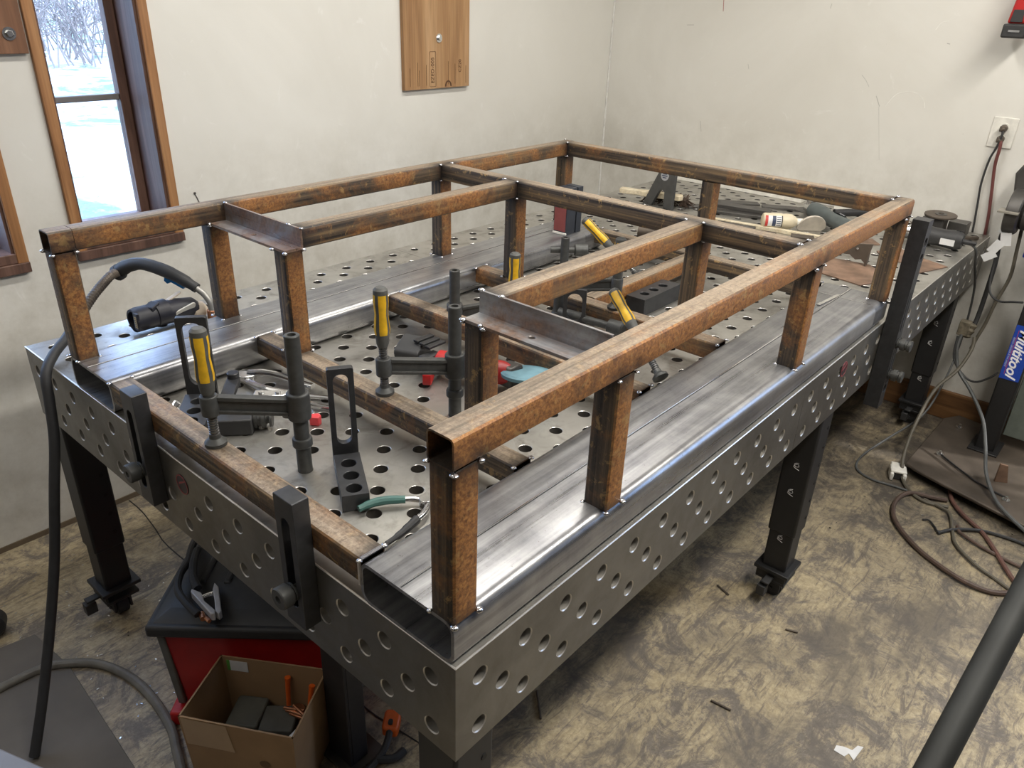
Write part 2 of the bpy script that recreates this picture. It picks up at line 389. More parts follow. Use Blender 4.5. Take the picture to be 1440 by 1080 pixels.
LRED = flat('label_red', (.55, .05, .04), .5); MAT_ = flat('grey_floor_mat', (.125, .112, .098), .75, 0, .14, 6, .1); SHEET = flat('grey_painted_sheet', (.17, .17, .185), .45, 0, .04)
DISC = flat('blue_grey_flap_disc', (.13, .25, .30), .7, 0, .15, 30); BRIS = flat('dark_bristles', (.05, .03, .02), .8); GOLD = flat('gold_print', (.45, .30, .07), .5)
JAMB = wood('stained_jamb_wood', (.055, .028, .022), (.12, .062, .044), (.20, .11, .08)); CASE = wood('pine_casing', (.20, .085, .03), (.36, .17, .065), (.46, .25, .11))
PLY = wood('plywood', (.30, .155, .065), (.42, .24, .11), (.50, .31, .16), 2, .55); BATT = wood('pale_batten', (.55, .45, .30), (.66, .57, .41), (.74, .66, .50), 0)
SKIRT = wood('baseboard_wood', (.10, .045, .016), (.19, .09, .032), (.26, .135, .055), 1); SASH = flat('sash_paint', (.16, .15, .15), .5)
CHALK = flat('chalk', (.55, .55, .55), .9, 0, .05); INK = flat('stamp_ink', (.10, .045, .02), .8); SILV = flat('silver_print', (.5, .5, .52), .4, .3)
BLT = flat('blue_trigger', (.01, .16, .42), .35); DRED = flat('dull_red_paint', (.24, .055, .05), .55, 0, .1); PINK = flat('red_handle_end', (.65, .06, .07), .4)
COPR = flat('copper', (.55, .26, .15), .35, 1)
def glass():
    m, nt, b = nm('window_glass'); out = nt.nodes['Material Output']; tr = N(nt, 'ShaderNodeBsdfTransparent'); gl = N(nt, 'ShaderNodeBsdfGlossy', Roughness=.02)
    ms = N(nt, 'ShaderNodeMixShader'); ms.inputs[0].default_value = .06; nt.links.new(tr.outputs[0], ms.inputs[1]); nt.links.new(gl.outputs[0], ms.inputs[2]); nt.links.new(ms.outputs[0], out.inputs[0]); return m
GLS = glass()

# ------------------------------------------------------------ room shell
YB, XB, ZC = -3.2, -3.2, 1.9
struct('floor', MB().box(XB, WX, YB, WY, FL-.1, FL), FLOOR)
struct('ceiling', MB().box(XB-.2, WX+.2, YB-.2, WY+.2, ZC, ZC+.1), flat('ceiling_board', (.55, .53, .50), .8))
DARKW = flat('dark_panelling', (.065, .055, .048), .7, 0, .3, 3)
struct('wall_near', MB().box(XB-.2, WX+.2, YB-.15, YB, FL-.1, ZC), DARKW)
struct('wall_left', MB().box(XB-.15, XB, YB, WY, FL-.1, ZC), DARKW)
struct('wall_right', MB().box(WX, WX+.15, -1.25, WY+.2, FL-.1, ZC).box(WX, WX+.15, YB, -2.55, FL-.1, ZC).box(WX, WX+.15, -2.55, -1.25, FL-.1, .15).box(WX, WX+.15, -2.55, -1.25, 1.35, ZC), WALL, smooth=0)
ops = [(.352, .644, .085, 1.35), (-.42, .165, .085, 1.35)]
wb = MB(); xs = [XB, -.42, .165, .352, .644, WX]; T = .20
for a, b_ in zip(xs[:-1], xs[1:]):
    if (a, b_) in ((.352, .644), (-.42, .165)):
        wb.box(a, b_, WY, WY+T, FL-.1, .085); wb.box(a, b_, WY, WY+T, 1.35, ZC)
    else: wb.box(a, b_, WY, WY+T, FL-.1, ZC)
struct('wall_back', wb, WALL, smooth=0)
wr = bpy.data.objects['wall_right']; SCR = flat('scratch_dark', (.42, .41, .38), .8)
for k, (pts, r_) in enumerate((([(.662, .56), (.640, .54), (.621, .515)], .0012), ([(.583, .482), (.559, .441)], .0018), ([(.562, .441), (.535, .33), (.509, .225)], .0008), ([(.851, .828), (.853, .809)], .0016),
        ([(1.393, .285), (1.381, .235)], .0014), ([(1.188, .564), (1.181, .543)], .0016), ([(1.535, .714), (1.497, .716)], .0018), ([(.36, .701), (.349, .699)], .0024))):
    part('wall_scratch', MB().path([(WX+.0002, y, z) for y, z in pts], r_*.8, 4, 1), SCR, wr)
part('pen_mark', MB().path([(WX-.0006, 1.358, .828), (WX-.0006, 1.353, .78)], .0014, 4, 1), flat('pen_red', (.35, .10, .08), .8), wr)
for pts in ([(.536, .443), (.5, .498), (.437, .51), (.395, .486), (.381, .454)], [(.414, .747), (.398, .774), (.373, .78)]):
    part('filler_swipe', MB().path([(WX+.0055, y, z) for y, z in pts], .0062, 6, 4), flat('wall_filler', (.80, .79, .745), .7), wr)
struct('baseboard_right', MB().box(WX-.018, WX, YB, WY, FL, FL+.135), SKIRT, bevel=.004)
struct('trim_1', MB().box(XB, WX-.02, WY-.004, WY, FL, FL+.02), flat('floor_joint_strip', (.16, .12, .08), .8), bevel=.001)
struct('trim_2', MB().cyl((WX-.004, WY-.004, FL), (WX-.004, WY-.004, ZC), .005, 8), flat('corner_caulk', (.74, .73, .70), .6))
def window(n, x0, x1, z0, z1, sw):
    w = thing('window_%d' % n, None, None, ((x0+x1)/2, WY, z0)); w['kind'] = 'structure'
    j = MB(); j.box(x0, x0+.012, WY-.002, WY+T, z0, z1); j.box(x1-.012, x1, WY-.002, WY+T, z0, z1); j.box(x0+.012, x1-.012, WY-.002, WY+T, z1-.012, z1)
    part('jamb', j, JAMB, w, True, .001)
    part('sill', MB().box(x0, x1, WY-.012, WY+T, z0-.016, z0+.012), JAMB, w, True, .002)
    c = .026
    part('casing', MB().box(x0-c, x0+.004, WY-.014, WY, z0-.03, z1+c), CASE, w, True, .002)
    part('casing', MB().box(x1-.004, x1+c, WY-.014, WY, z0-.03, z1+c), CASE, w, True, .002)
    part('apron', MB().box(x0-c, x1+c, WY-.02, WY, z0-.046, z0-.016), JAMB, w, True, .002)
    s = MB(); a, b_, y0, y1 = x0+.012, x1-.012, WY+.125, WY+.16
    s.box(a, a+.012, y0, y1, z0+.012, z1); s.box(b_-sw, b_, y0, y1, z0+.012, z1); s.box(a+.012, b_-sw, y0, y1, z0+.012, z0+.035)
    part('sash', s, JAMB, w, True, .002)
    zm = z0+.393; part('glazing_bar', MB().box(a+.012, b_-sw, y0+.005, y1-.005, zm, zm+.019), SASH, w, True, .003)
    part('pane', MB().box(a+.012, b_-sw, y0+.015, y0+.018, z0+.035, zm), GLS, w, True)
    part('pane', MB().box(a+.012, b_-sw, y0+.015, y0+.018, zm+.019, z1-.012), GLS, w, True)
    return w
window(1, .352, .644, .085, 1.35, .03); window(2, -.42, .165, .085, 1.35, .03)
w3 = thing('window_3', None, None, (WX, -1.9, .15)); w3['kind'] = 'structure'  # unseen window, added for the bluish highlight along the near tube
for a in ((-2.55, -2.50, .15, 1.35), (-1.30, -1.25, .15, 1.35), (-1.925, -1.875, .20, 1.30), (-2.50, -1.30, .15, .20), (-2.50, -1.30, 1.30, 1.35)):
    part('sash', MB().box(WX+.04, WX+.08, *a), JAMB, w3, True, .002)
for a in ((-2.50, -1.925, .20, 1.30), (-1.875, -1.30, .20, 1.30)): part('pane', MB().box(WX+.055, WX+.058, *a), GLS, w3, True)

# outside: bright lawn and twiggy brush
def lawn():
    m, nt, b = nm('leafy_lawn'); v = coords(nt, rnd=False); a = noise(nt, v, .55, 6, .7, 1.0); f = noise(nt, v, 5, 6, .75)
    c = ramp(nt, f, [(.35, (.32, .30, .27)), (.6, (.55, .53, .50))]); c = mix(nt, ramp(nt, a, [(.46, 0.0), (.56, .9)]), c, (.085, .15, .085))
    c = mix(nt, ramp(nt, noise(nt, v, 9, 4, .7), [(.60, 0.0), (.66, .8)]), c, (.12, .07, .05))
    nt.links.new(c, b.inputs['Base Color']); b.inputs['Roughness'].default_value = .9; return m
g = MB(); g.add([(WX+.2, -60, -1.1), (80, -60, -1.1), (80, WY+.19, -1.1), (WX+.2, WY+.19, -1.1)], [(0, 1, 2, 3)]); g.add([(-14, WY+.2, -1.1), (16, WY+.2, -1.1), (60, 60, .2), (-60, 60, .2)], [(0, 1, 2, 3)])
struct('lawn', g, lawn())
rr = random.Random(3); br = MB()
for k in range(150):
    x, y = rr.uniform(4.5, 10), rr.uniform(16.5, 21); z = -.75
    p = Vector((x, y, z)); d = Vector((rr.uniform(-.5, .5), rr.uniform(-.3, .3), 1)).normalized(); L = rr.uniform(.9, 2.3)
    pts = [p, p+d*L*.5+Vector((rr.uniform(-.1, .1), 0, 0)), p+d*L]
    br.path(pts, .016, 4, 1)
    for q in range(6):
        s0 = p+d*L*rr.uniform(.25, .95); e = s0+Vector((rr.uniform(-.5, .5), rr.uniform(-.3, .3), rr.uniform(.1, .6))); br.path([s0, (s0+e)/2+Vector((0, 0, .04)), e], .010, 3, 1)
o = solo('leafless_bush', br, flat('twig_bark', (.22, .19, .18), .9), 'leafless twiggy brush at the far side of the lawn outside the window', 'bush'); o['kind'] = 'stuff'

# ------------------------------------------------------------ welding table
tb = thing('welding_table', 'long perforated steel welding table on black castered legs', 'table', (1.55, .75, FL))
def lines(a, b_, n0, n1):
    L = [a]; 
    for k in range(n0, n1+1):
        x = .025+.05*k
        if a+.001 < x < b_-.001: L.append(x)
    L.append(b_); return L
def hole_fn(us, vs, flip=0):
    def f(i, j):
        cu, cv = (us[i]+us[i+1])/2, (vs[j]+vs[j+1])/2
        if us[i+1]-us[i] < .049 or vs[j+1]-vs[j] < .049: return False
        return (round(cu/.05)+round(cv/.05)) % 2 == 0
    return f
HS, W_, L_, SEAM = .187, 1.5, 3.1, 1.2025
for (a, b_) in ((0, SEAM-.0006), (SEAM+.0006, L_)):
    us = lines(a, b_, 0, 61); vs = lines(0, W_, 0, 29)
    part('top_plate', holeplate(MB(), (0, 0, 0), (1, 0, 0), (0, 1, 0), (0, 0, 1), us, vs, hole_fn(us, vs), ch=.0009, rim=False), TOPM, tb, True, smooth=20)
    us = lines(a, b_, 0, 61); ws = [.0, .025, .075, .125, .175, HS]
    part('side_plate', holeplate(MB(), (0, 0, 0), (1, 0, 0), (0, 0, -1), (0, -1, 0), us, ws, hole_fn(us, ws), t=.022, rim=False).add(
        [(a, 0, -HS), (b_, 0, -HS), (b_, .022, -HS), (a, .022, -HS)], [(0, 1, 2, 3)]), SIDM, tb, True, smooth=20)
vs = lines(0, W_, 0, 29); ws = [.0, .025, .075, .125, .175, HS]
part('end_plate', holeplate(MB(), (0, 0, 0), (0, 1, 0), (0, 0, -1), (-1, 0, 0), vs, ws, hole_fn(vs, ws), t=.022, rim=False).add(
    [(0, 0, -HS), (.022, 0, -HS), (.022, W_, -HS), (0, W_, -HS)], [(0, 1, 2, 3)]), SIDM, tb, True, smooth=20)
part('end_plate', MB().box(L_-.022, L_-.0002, .0225, W_-.0225, -HS, -.0005), PSIDE_SHADED, tb, True)
part('back_plate', MB().box(.0225, L_-.023, W_-.022, W_-.0002, -HS, -.0005), PSIDE_SHADED, tb, True)
rb = MB()
for x in (.4, .8, 1.18, 1.22, 1.6, 2.0, 2.4, 2.8): rb.box(x-.009, x+.009, .023, W_-.023, -.15, -.0205)
part('rib', rb, GRS, tb, True)
edge = MB()  # bright worn arrises along the plate edges
edge.path([(0, .0008, -.0006), (3.1, .0008, -.0006)], .0017, 6, 1); edge.path([(.0008, 0, -.0006), (.0008, 1.5, -.0006)], .0017, 6, 1)
part('worn_edge', edge, flat('bright_arris', (.80, .78, .74), .3, .8), tb, True)
def emblem(o, x, y):
    m = basis(o, x, y)
    part('emblem', MB().prism(circ(.022, 24), (0, 0, 0), (1, 0, 0), (0, 1, 0), (0, 0, 1), .0012).xf(m), flat('engraved_emblem', (.055, .045, .055), .4, .5), tb, True)
    e = MB(); e.frame(circ(.0215, 24), circ(.0195, 24), (0, 0, .0012), (1, 0, 0), (0, 1, 0), (0, 0, 1), .0006)
    e.prism([(-.012, -.004), (.012, .010), (.014, .014), (-.010, .002)], (0, 0, .0012), (1, 0, 0), (0, 1, 0), (0, 0, 1), .0006)
    part('emblem_print', e.xf(m), flat('emblem_red', (.30, .05, .06), .4), tb, True)
emblem((0, .745, -.052), (0, -1, 0), (0, 0, 1)); emblem((1.475, 0, -.052), (1, 0, 0), (0, 0, 1))
def leg(x, y, sx=1, sy=1, cz=1, chalk=True):
    """square telescopic leg with corner at x, y; w .078"""
    w = .080; x1, y1 = x+w*sx, y+w*sy; xa, xb_, ya, yb = min(x, x1), max(x, x1), min(y, y1), max(y, y1); cx, cy = (xa+xb_)/2, (ya+yb)/2
    L = part('leg', MB().box(xa-.002, xb_+.002, ya-.002, yb+.002, -.60, -HS-.0), BLK, tb, True, .006)
    part('inner_leg', MB().box(xa+.003, xb_-.003, ya+.003, yb-.003, FL+.115, -.58), BLK, L, True, .005)
    part('foot_plate', MB().box(xa-.014, xb_+.014, ya-.014, yb+.014, FL+.106, FL+.118).box(xa-.006, xb_+.006, ya-.006, yb+.006, FL+.070, FL+.080).box(xa-.006, xa, ya-.006, yb+.006, FL+.08, FL+.106), BLK, L, True, .002)
    ww = MB(); ww.cyl((cx-.016, cy, FL+.033), (cx+.016, cy, FL+.033), .033, 24); ww.box(cx-.026, cx-.019, cy-.03, cy+.03, FL+.022, FL+.071); ww.box(cx+.019, cx+.026, cy-.03, cy+.03, FL+.022, FL+.071)
    ww.cyl((cx-.03, cy, FL+.033), (cx+.03, cy, FL+.033), .009, 12)
    part('caster', ww, RUB, L, True, .001)
    kn = MB(); kn.box(xa-.045, xa-.005, cy-.012, cy+.012, FL+.085, FL+.092); kn.box(xa-.05, xa-.02, cy-.006, cy+.02, FL+.04, FL+.075)
    part('caster_brake', kn, BLK2, L, True, .002)
    bh = MB()
    for q in range(6): bh.cyl((xb_-.02, ya-.0035, -.24-.062*q), (xb_-.02, ya-.001, -.24-.062*q), .006, 10)
    part('adjusting_screw', bh, flat('hole_black', (.006, .006, .006), .6), L, True)
    if chalk:
        for zz in (-.36, -.45, -.62):
            ch = MB(); k_ = .72
            dx = -.0035 if zz > -.6 else .0015
            ch.path([(xa+dx, cy+a_*k_, zz+b_*k_) for a_, b_ in ((-.008, .02), (.008, .012), (.004, 0), (-.010, .004), (-.004, .014), (.010, -.002), (-.014, -.012))], .0009, 4, 4)
            part('chalk_mark', ch, CHALK, L, True)
leg(.005, .005, chalk=False); leg(.005, 1.40, chalk=False); leg(1.425, .006); leg(2.93, .03); leg(2.99, 1.41, chalk=False)
leg(1.45, 1.41, chalk=False)

# ------------------------------------------------------------ welded frame
Bz, TZ, s_ = .0755, .359, .0465; TB = TZ-s_; YO = 1.198; YI = .0025; XF = 1.76
fr = thing('welded_frame', 'large rusty square tube frame tack welded on two flat steel tubes', 'frame', (.88, .6, .0005))
welds = []
# post positions
P_out = [0.0, .345, 1.095, XF-s_]
posts = []
for x in P_out:
    posts.append((x, YI, Bz)); posts.append((x, YO-s_, Bz))
inner = [(.3455, .2795), (.3455, .851), (1.0955, .851), (1.1055, .2795)]
for x, y in inner: posts.append((x, y, Bz))
for x, y, z in posts:
    for dx, dy in ((0, 0), (s_, 0), (0, s_)): welds.append((x+dx, y+dy, z, 'b'))
    for dx, dy in ((0, 0), (s_, 0), (0, s_)): welds.append((x+dx, y+dy, TB, 't'))
ex = [(.392, 1.1515, TZ), (.345, 1.1515, TB+.004), (.392, .898, TZ), (.392, .851, TZ), (.392, .851, TB), (.392, .3265, TZ), (.392, .28, TZ), (1.0945, .851, TZ), (1.0945, .898, TZ), (1.0945, .851, TB),
      (1.0945, .3265, TZ), (1.0945, .28, TZ), (1.0945, 1.1515, TZ), (1.141, 1.1515, TZ), (1.0945, .049, TZ), (1.141, .049, TZ), (XF-s_, 1.1515, TZ), (XF, 1.198, TZ), (XF-s_, .049, TZ), (XF, .049, TZ),
      (.047, 1.1515, TB), (.345, .3265, TB+.005), (.345, .285, TB+.005)]
for e in ex: welds.append((*e, 'e'))
for x in (0, .342, .747, 1.0935, XF-.0475):
    for y in (.197, 1.0035):
        for dx in (0, .0475): welds.append((x+dx, y, Bz, 'c'))
WP = np.array([w[:3] for w in welds])
SR = np.array([{'b': .012, 't': .021, 'e': .026, 'c': .014}[w[3]] for w in welds])
def section(w, h, r, seg): return rrect(w, h, r, 6 if w > .1 else seg)
def tube(name, mat, ax, a, b_, c1, c2, w, h, r=.0075, t=.003, parent=fr, step=.022, lid=False, rusty=.5):
    """square tube along axis ax from a to b_; centre c1, c2 in the two other axes"""
    n = max(2, int((b_-a)/step)); o = section(w, h, r, 3); i_ = rrect(w-2*t, h-2*t, max(r-t, .0015), 6 if w > .1 else 3); k = len(o)
    def P(q, uv):
        if ax == 0: return (q, c1+uv[0], c2+uv[1])
        if ax == 1: return (c1+uv[0], q, c2+uv[1])
        return (c1+uv[0], c2+uv[1], q)
    vs = []; fs = []
    for j in range(n+1):
        q = a+(b_-a)*j/n; vs += [P(q, uv) for uv in o]
    for j in range(n):
        for m in range(k):
            m2 = (m+1) % k; f = (j*k+m, j*k+m2, (j+1)*k+m2, (j+1)*k+m); fs.append(f if ax != 1 else f[::-1])
    base = len(vs); vs += [P(a, uv) for uv in i_]+[P(b_, uv) for uv in i_]
    for m in range(k):
        m2 = (m+1) % k
        for f in ((base+m, base+k+m, base+k+m2, base+m2), (m, base+m, base+m2, m2), (n*k+m, n*k+m2, base+k+m2, base+k+m)): fs.append(f if ax != 1 else f[::-1])
    mb = MB().add(vs, fs); V = np.array(vs)
    D = np.exp(-((np.linalg.norm(V[:, None, :]-WP[None], axis=2)/SR[None])**2)).max(1)*.92
    ob = part(name, mb, mat, parent, True, smooth=25)
    ob.color = (rusty, rusty, rusty, 1)
    at = ob.data.attributes.new('scorch', 'FLOAT', 'POINT'); at.data.foreach_set('value', D.astype(np.float32)); return ob
BW, BH = .1945, .075
for yc in (YI+BW/2, YO-BW/2): tube('base_tube', SX, 0, 0.0, 1.66, yc, .0005+BH/2, BW, BH, .020, .006)
for yc in (YI+BW/2, YO-BW/2): tube('base_tube', SX, 0, 1.6606, XF+.002, yc, .0005+BH/2, BW, BH, .020, .006)
for yc in (.112, YO-.088):
    for x0_, x1_ in ((.002, 1.659), (1.6615, XF)):
        part('seam_line', MB().path([(x0_, yc, Bz-.0002), (x1_, yc, Bz-.0002)], .0011, 6, 1), CHR, fr, True)
        part('seam_line', MB().path([(x0_, yc-.0028, Bz-.0004), (x1_, yc-.0028, Bz-.0004)], .0011, 6, 1), BLK, fr, True)
part('seam_line', MB().box(1.6588, 1.6612, YI+.018, YI+BW-.018, Bz-.0005, Bz+.0008), CHR, fr, True)
y0, y1 = YI+BW+.0003, YO-BW-.0003; zc = Bz-.0235; cs = .0475
for x in (.0, .342, .747, 1.0935, XF-cs): tube('crossbar', RY, 1, y0, y1, x+cs/2, zc, cs, cs, rusty={.0: .75, .342: .5, .747: .75, 1.0935: .95}.get(x, .1))
tube('crossbar', RX, 0, 1.1415, XF-cs-.0005, .615, zc, cs, cs)
for x, y, z in posts: tube('post', RZ, 2, z, TB, x+s_/2, y+s_/2, s_, s_, rusty=.50 if y < .1 else (.28 if y > 1 else .35))
tc_ = TB+s_/2
tube('top_rail', RX, 0, 0, XF, YI+s_/2, tc_, s_, s_, rusty=.72); tube('top_rail', RX, 0, 0, .0465, YO-s_/2, tc_, s_, s_, rusty=.0); tube('top_rail', RX, 0, .0475, XF, YO-s_/2, tc_, s_, s_, rusty=.0)
tube('top_rail', RY, 1, YI+s_+.0005, YO-s_-.0005, XF-s_/2, tc_, s_, s_); tube('cross_rail', RY, 1, YI+s_+.0005, YO-s_-.0005, 1.0955+s_/2, tc_, s_, s_, rusty=.15)
tube('inner_rail', RX, 0, .3925, 1.0945, .851+s_/2, tc_, s_, s_, rusty=.0); tube('inner_rail', RX, 0, .3925, 1.0945, .2795+s_/2, tc_, s_, s_, rusty=.15)
tube('far_post_stub', RZ, 2, Bz, TB, XF-s_/2, .57+s_/2, s_, s_).name = 'post'
AGM = steel('angle_iron', 1, .8); AGM.node_tree.nodes['Principled BSDF'].inputs['Metallic'].default_value = .4
def angle(ya, yb, holes=()):
    us = sorted([ya]+[h-.02 for h in holes]+[h+.02 for h in holes]+[yb]); vs = [.345, .3485, .3855, .3865]
    hf = lambda i, j: j == 1 and any(abs((us[i]+us[i+1])/2-h) < .002 for h in holes)
    mb = holeplate(MB(), (0, 0, TB+.0055), (1, 0, 0), (0, 1, 0), (0, 0, 1), vs, us, lambda i, j: hf(j, i), r=.006, t=.0055, ch=.001, seg=16, back=True)
    mb.box(.3865, .392, ya, yb, TB, TZ); return part('angle_iron', mb, AGM, fr, True, smooth=20)
angle(.851, YO-s_-.0004, (1.0,)); angle(YI+s_+.0004, .3265, (.19,))
# little puddled tack welds, sharing one mesh
wm = MB(); rng = random.Random(5); seg = 10
wm.lathe((0, 0, -.004), (0, 0, 1), [(0, .0005), (.0005, .0035), (.002, .0052), (.004, .0058), (.006, .0050), (.0075, .003), (.008, .0004)], 10)
wme = mesh('tack_weld', wm, WELD, 80)
fi = inv(fr)
for i, (x, y, z, k) in enumerate(welds):
    o = bpy.data.objects.new('tack_weld', wme); COL.objects.link(o); o.parent = fr; q = rng.uniform(.75, 1.1)
    off = .0015; o.location = fi @ Vector((x-(off if k != 't' else .001), y-(off if k != 't' else .001), z)); o.scale = (q, q*rng.uniform(.8, 1.2), q*rng.uniform(.6, 1))
for a_, b_, r_ in (((.003, .197, Bz-.0005), (.045, .197, Bz-.0005), .0034), ((.003, 1.0035, Bz-.0005), (.045, 1.0035, Bz-.0005), .0034), ((-.001, .197, Bz-.004), (-.001, .197, .03), .003)):
    part('ground_weld', MB().path([a_, b_], r_, 6, 1), flat('dressed_weld', (.62, .62, .66), .28, 1, .12, 60), fr, True)

# ------------------------------------------------------------ clamps
def clamp(label, base, pad, top, arm, ring, htop, hbot, zp, tilt=None):
    bx, by = base; px, py = pad; rz = math.atan2(py-by, px-bx); L = math.hypot(px-bx, py-by)
    t = thing('screw_clamp', label, 'clamp', (bx, by, 0), rz, None)
    part('clamp_post', MB().pipe((0, 0, -.03), (0, 0, top), .0138, .0075, 24, .03), CAST, t)
    part('post_collar', MB().lathe((0, 0, ring-.009), (0, 0, 1), [(0, .0142), (0, .0172), (.002, .0185), (.014, .0185), (.017, .0172), (.018, .0142)], 24), CAST, t)
    a = MB(); a.lathe((0, 0, arm-.027), (0, 0, 1), [(0, .0142), (0, .019), (.002, .021), (.052, .021), (.054, .019), (.054, .0142)], 24)
    dz = .019; a.lathe((L, 0, arm+dz-.021), (0, 0, 1), [(0, .009), (0, .0145), (.002, .016), (.036, .016), (.039, .0145), (.039, .009)], 20)
    for yy, z0_, z1_ in ((.008, .008, .016), (.008, -.018, -.011), (.0035, -.013, .009)):
        a.prism([(.012, arm+z0_), (L-.010, arm+dz+z0_), (L-.010, arm+dz+z1_), (.012, arm+z1_)], (0, yy, 0), (1, 0, 0), (0, 0, 1), (0, -1, 0), 2*yy)
    part('clamp_arm', a, CAST, t, bevel=.0012)
    pr = [(0, .0062)]; z = .0; zt = hbot-zp-.02
    while z < zt: pr += [(z+.0012, .0090), (z+.0028, .0090), (z+.0036, .0066), (z+.0052, .0066)]; z += .0052
    part('spindle', MB().lathe((L, 0, zp+.016), (0, 0, 1), pr, 16), SPIN, t)
    part('pressure_pad', MB().lathe((L, 0, zp+.0003), (0, 0, 1), [(0, .017), (.001, .0195), (.007, .0195), (.009, .017), (.013, .013), (.015, .0105), (.022, .0095)], 24), CAST, t)
    H = htop-hbot; h = part('handle', MB().lathe((L, 0, hbot-.028), (0, 0, 1), [(0, .0095), (.008, .0125), (.024, .014), (.028, .0145), (.028+H*.12, .0155), (.028+H*.45, .0128), (.028+H*.72, .0150), (.028+H*.95, .0142), (.028+H, .0095)], 24), GRIP, t)
    g = MB()
    for an in (math.pi*.5, math.pi*1.5, math.pi, 0):   # yellow inserts in the grip
        o = [(hbot+.001, .0148), (hbot+H*.12, .0160), (hbot+H*.45, .0133), (hbot+H*.70, .0153), (hbot+H*.86, .0149)]; vs = []; fs = []
        for z_, r_ in o:
            for da in (-.55, -.28, 0, .28, .55): vs.append((L+r_*math.cos(an+da), r_*math.sin(an+da), z_))
        for i in range(len(o)-1):
            for j in range(4): fs.append((i*5+j, i*5+j+1, (i+1)*5+j+1, (i+1)*5+j))
        g.add(vs, fs)
    part('grip_insert', g, YEL, h)
    return t
cA = clamp('screw clamp pressing on the nearest rusty crossbar, yellow handle beside the slotted bracket', (.15, .55), (.025, .632), .278, .139, .063, .303, .204, Bz)
cB = clamp('screw clamp with yellow handle pressing on the second rusty crossbar', (.5, .5), (.367, .57), .251, .119, .055, .306, .208, Bz)
cC = clamp('low screw clamp whose handle shows in front of the middle frame post', (.8, .8), (.925, .705), .185, .068, .03, .226, .14, .0005)
cE = clamp('dark screw clamp on the third crossbar, partly hidden under the inner rail', (1.05, .65), (1.115, .512), .155, .125, .04, .27, .185, Bz)
def tilted_clamp(label, post, pad, tip, stub):
    pad, tip = Vector(pad), Vector(tip); d = (tip-pad).normalized(); L = (tip-pad).length
    t = thing('screw_clamp', label, 'clamp', (pad.x, pad.y, 0)); H = .105
    part('clamp_post', MB().pipe(post[0], post[1], .0138, .0075, 24, .03), CAST, t, True)
    part('clamp_arm', MB().cyl(stub[0], stub[1], .0105, 20).lathe(Vector(stub[1])-(Vector(stub[1])-Vector(stub[0])).normalized()*.03, Vector(stub[1])-Vector(stub[0]), [(0, .015), (.003, .020), (.042, .020), (.045, .015)], 20), CAST, t, True)
    part('spindle_nut', MB().cyl(pad+d*L*.36, pad+d*L*.5, .0155, 20), CAST, t, True)
    pr = [(0, .0062)]; z = 0
    while z < L-H-.04: pr += [(z+.0012, .0090), (z+.0028, .0090), (z+.0036, .0066), (z+.0052, .0066)]; z += .0052
    part('spindle', MB().lathe(pad+d*.016, d, pr, 16), SPIN, t, True)
    part('pressure_pad', MB().lathe(pad, d, [(0, .017), (.001, .0195), (.007, .0195), (.009, .017), (.013, .013), (.015, .0105), (.022, .0095)], 24), CAST, t, True)
    q = L-H-.028
    h = part('handle', MB().lathe(pad+d*q, d, [(0, .0095), (.008, .0125), (.024, .014), (.028, .0145), (.028+H*.12, .0155), (.028+H*.45, .0128), (.028+H*.72, .0150), (.028+H*.95, .0142), (.028+H, .0095)], 24), GRIP, t, True)
    a = d.orthogonal().normalized(); b = d.cross(a); g = MB()
    for an in (0, math.pi/2, math.pi, math.pi*1.5):
        o = [(L-H+.001, .0148), (L-H*.88, .0160), (L-H*.55, .0133), (L-H*.30, .0153), (L-H*.12, .0149)]; vs = []; fs = []
        for z_, r_ in o:
            for da in (-.6, -.3, 0, .3, .6): vs.append(pad+d*z_+(a*math.cos(an+da)+b*math.sin(an+da))*r_)
        for i in range(len(o)-1):
            for j in range(4): fs.append((i*5+j, i*5+j+1, (i+1)*5+j+1, (i+1)*5+j))
        g.add(vs, fs)
    part('grip_insert', g, YEL, h, True)
    return t
tilted_clamp('leaning screw clamp with bright yellow handle in front of the three-hole block', ((1.035, .635, .052), (1.05, .56, .052)), (.935, .25, .022), (1.024, .464, .163), ((1.04, .61, .052), (1.055, .455, .052)))
tilted_clamp('farthest leaning screw clamp with yellow handle near the red block', ((1.40, .90, -.03), (1.40, .90, .132)), (1.535, .70, .022), (1.492, .90, .175), ((1.383, .945, .085), (1.458, .868, .085)))

# ------------------------------------------------------------ stop brackets, blocks and clamping bars
def bracket(label, loc, rz, hgt, mat=ANOD, foot=True, fl=.150, w=.048):
    t = thing('stop_square', label, 'bracket', loc, rz); th = .014; fh = .034
    if foot:
        us = [-w/2, w/2]; vs = [th]+[th+.012+.042*k for k in range(4)]; vs = sorted(set(vs+[fl]))
        part('foot', holeplate(MB(), (0, 0, fh), (0, 1, 0), (-1, 0, 0), (0, 0, 1), us, vs, lambda i, j: 1 <= j <= 3, t=fh-.001, ch=.001), mat, t, smooth=20)
    o = rrect(w, hgt, .004, 6); i_ = rrect(w-.020, hgt-.060 if foot else hgt-.045, (w-.020)/2-.0005, 6)
    z0 = hgt/2; dz = .018 if foot else 0
    part('upright', MB().frame(o, [(u, v+dz) for u, v in i_], (0, 0, z0), (0, 1, 0), (0, 0, 1), (1, 0, 0), th if foot else .03), mat, t, bevel=.0008)
    return t
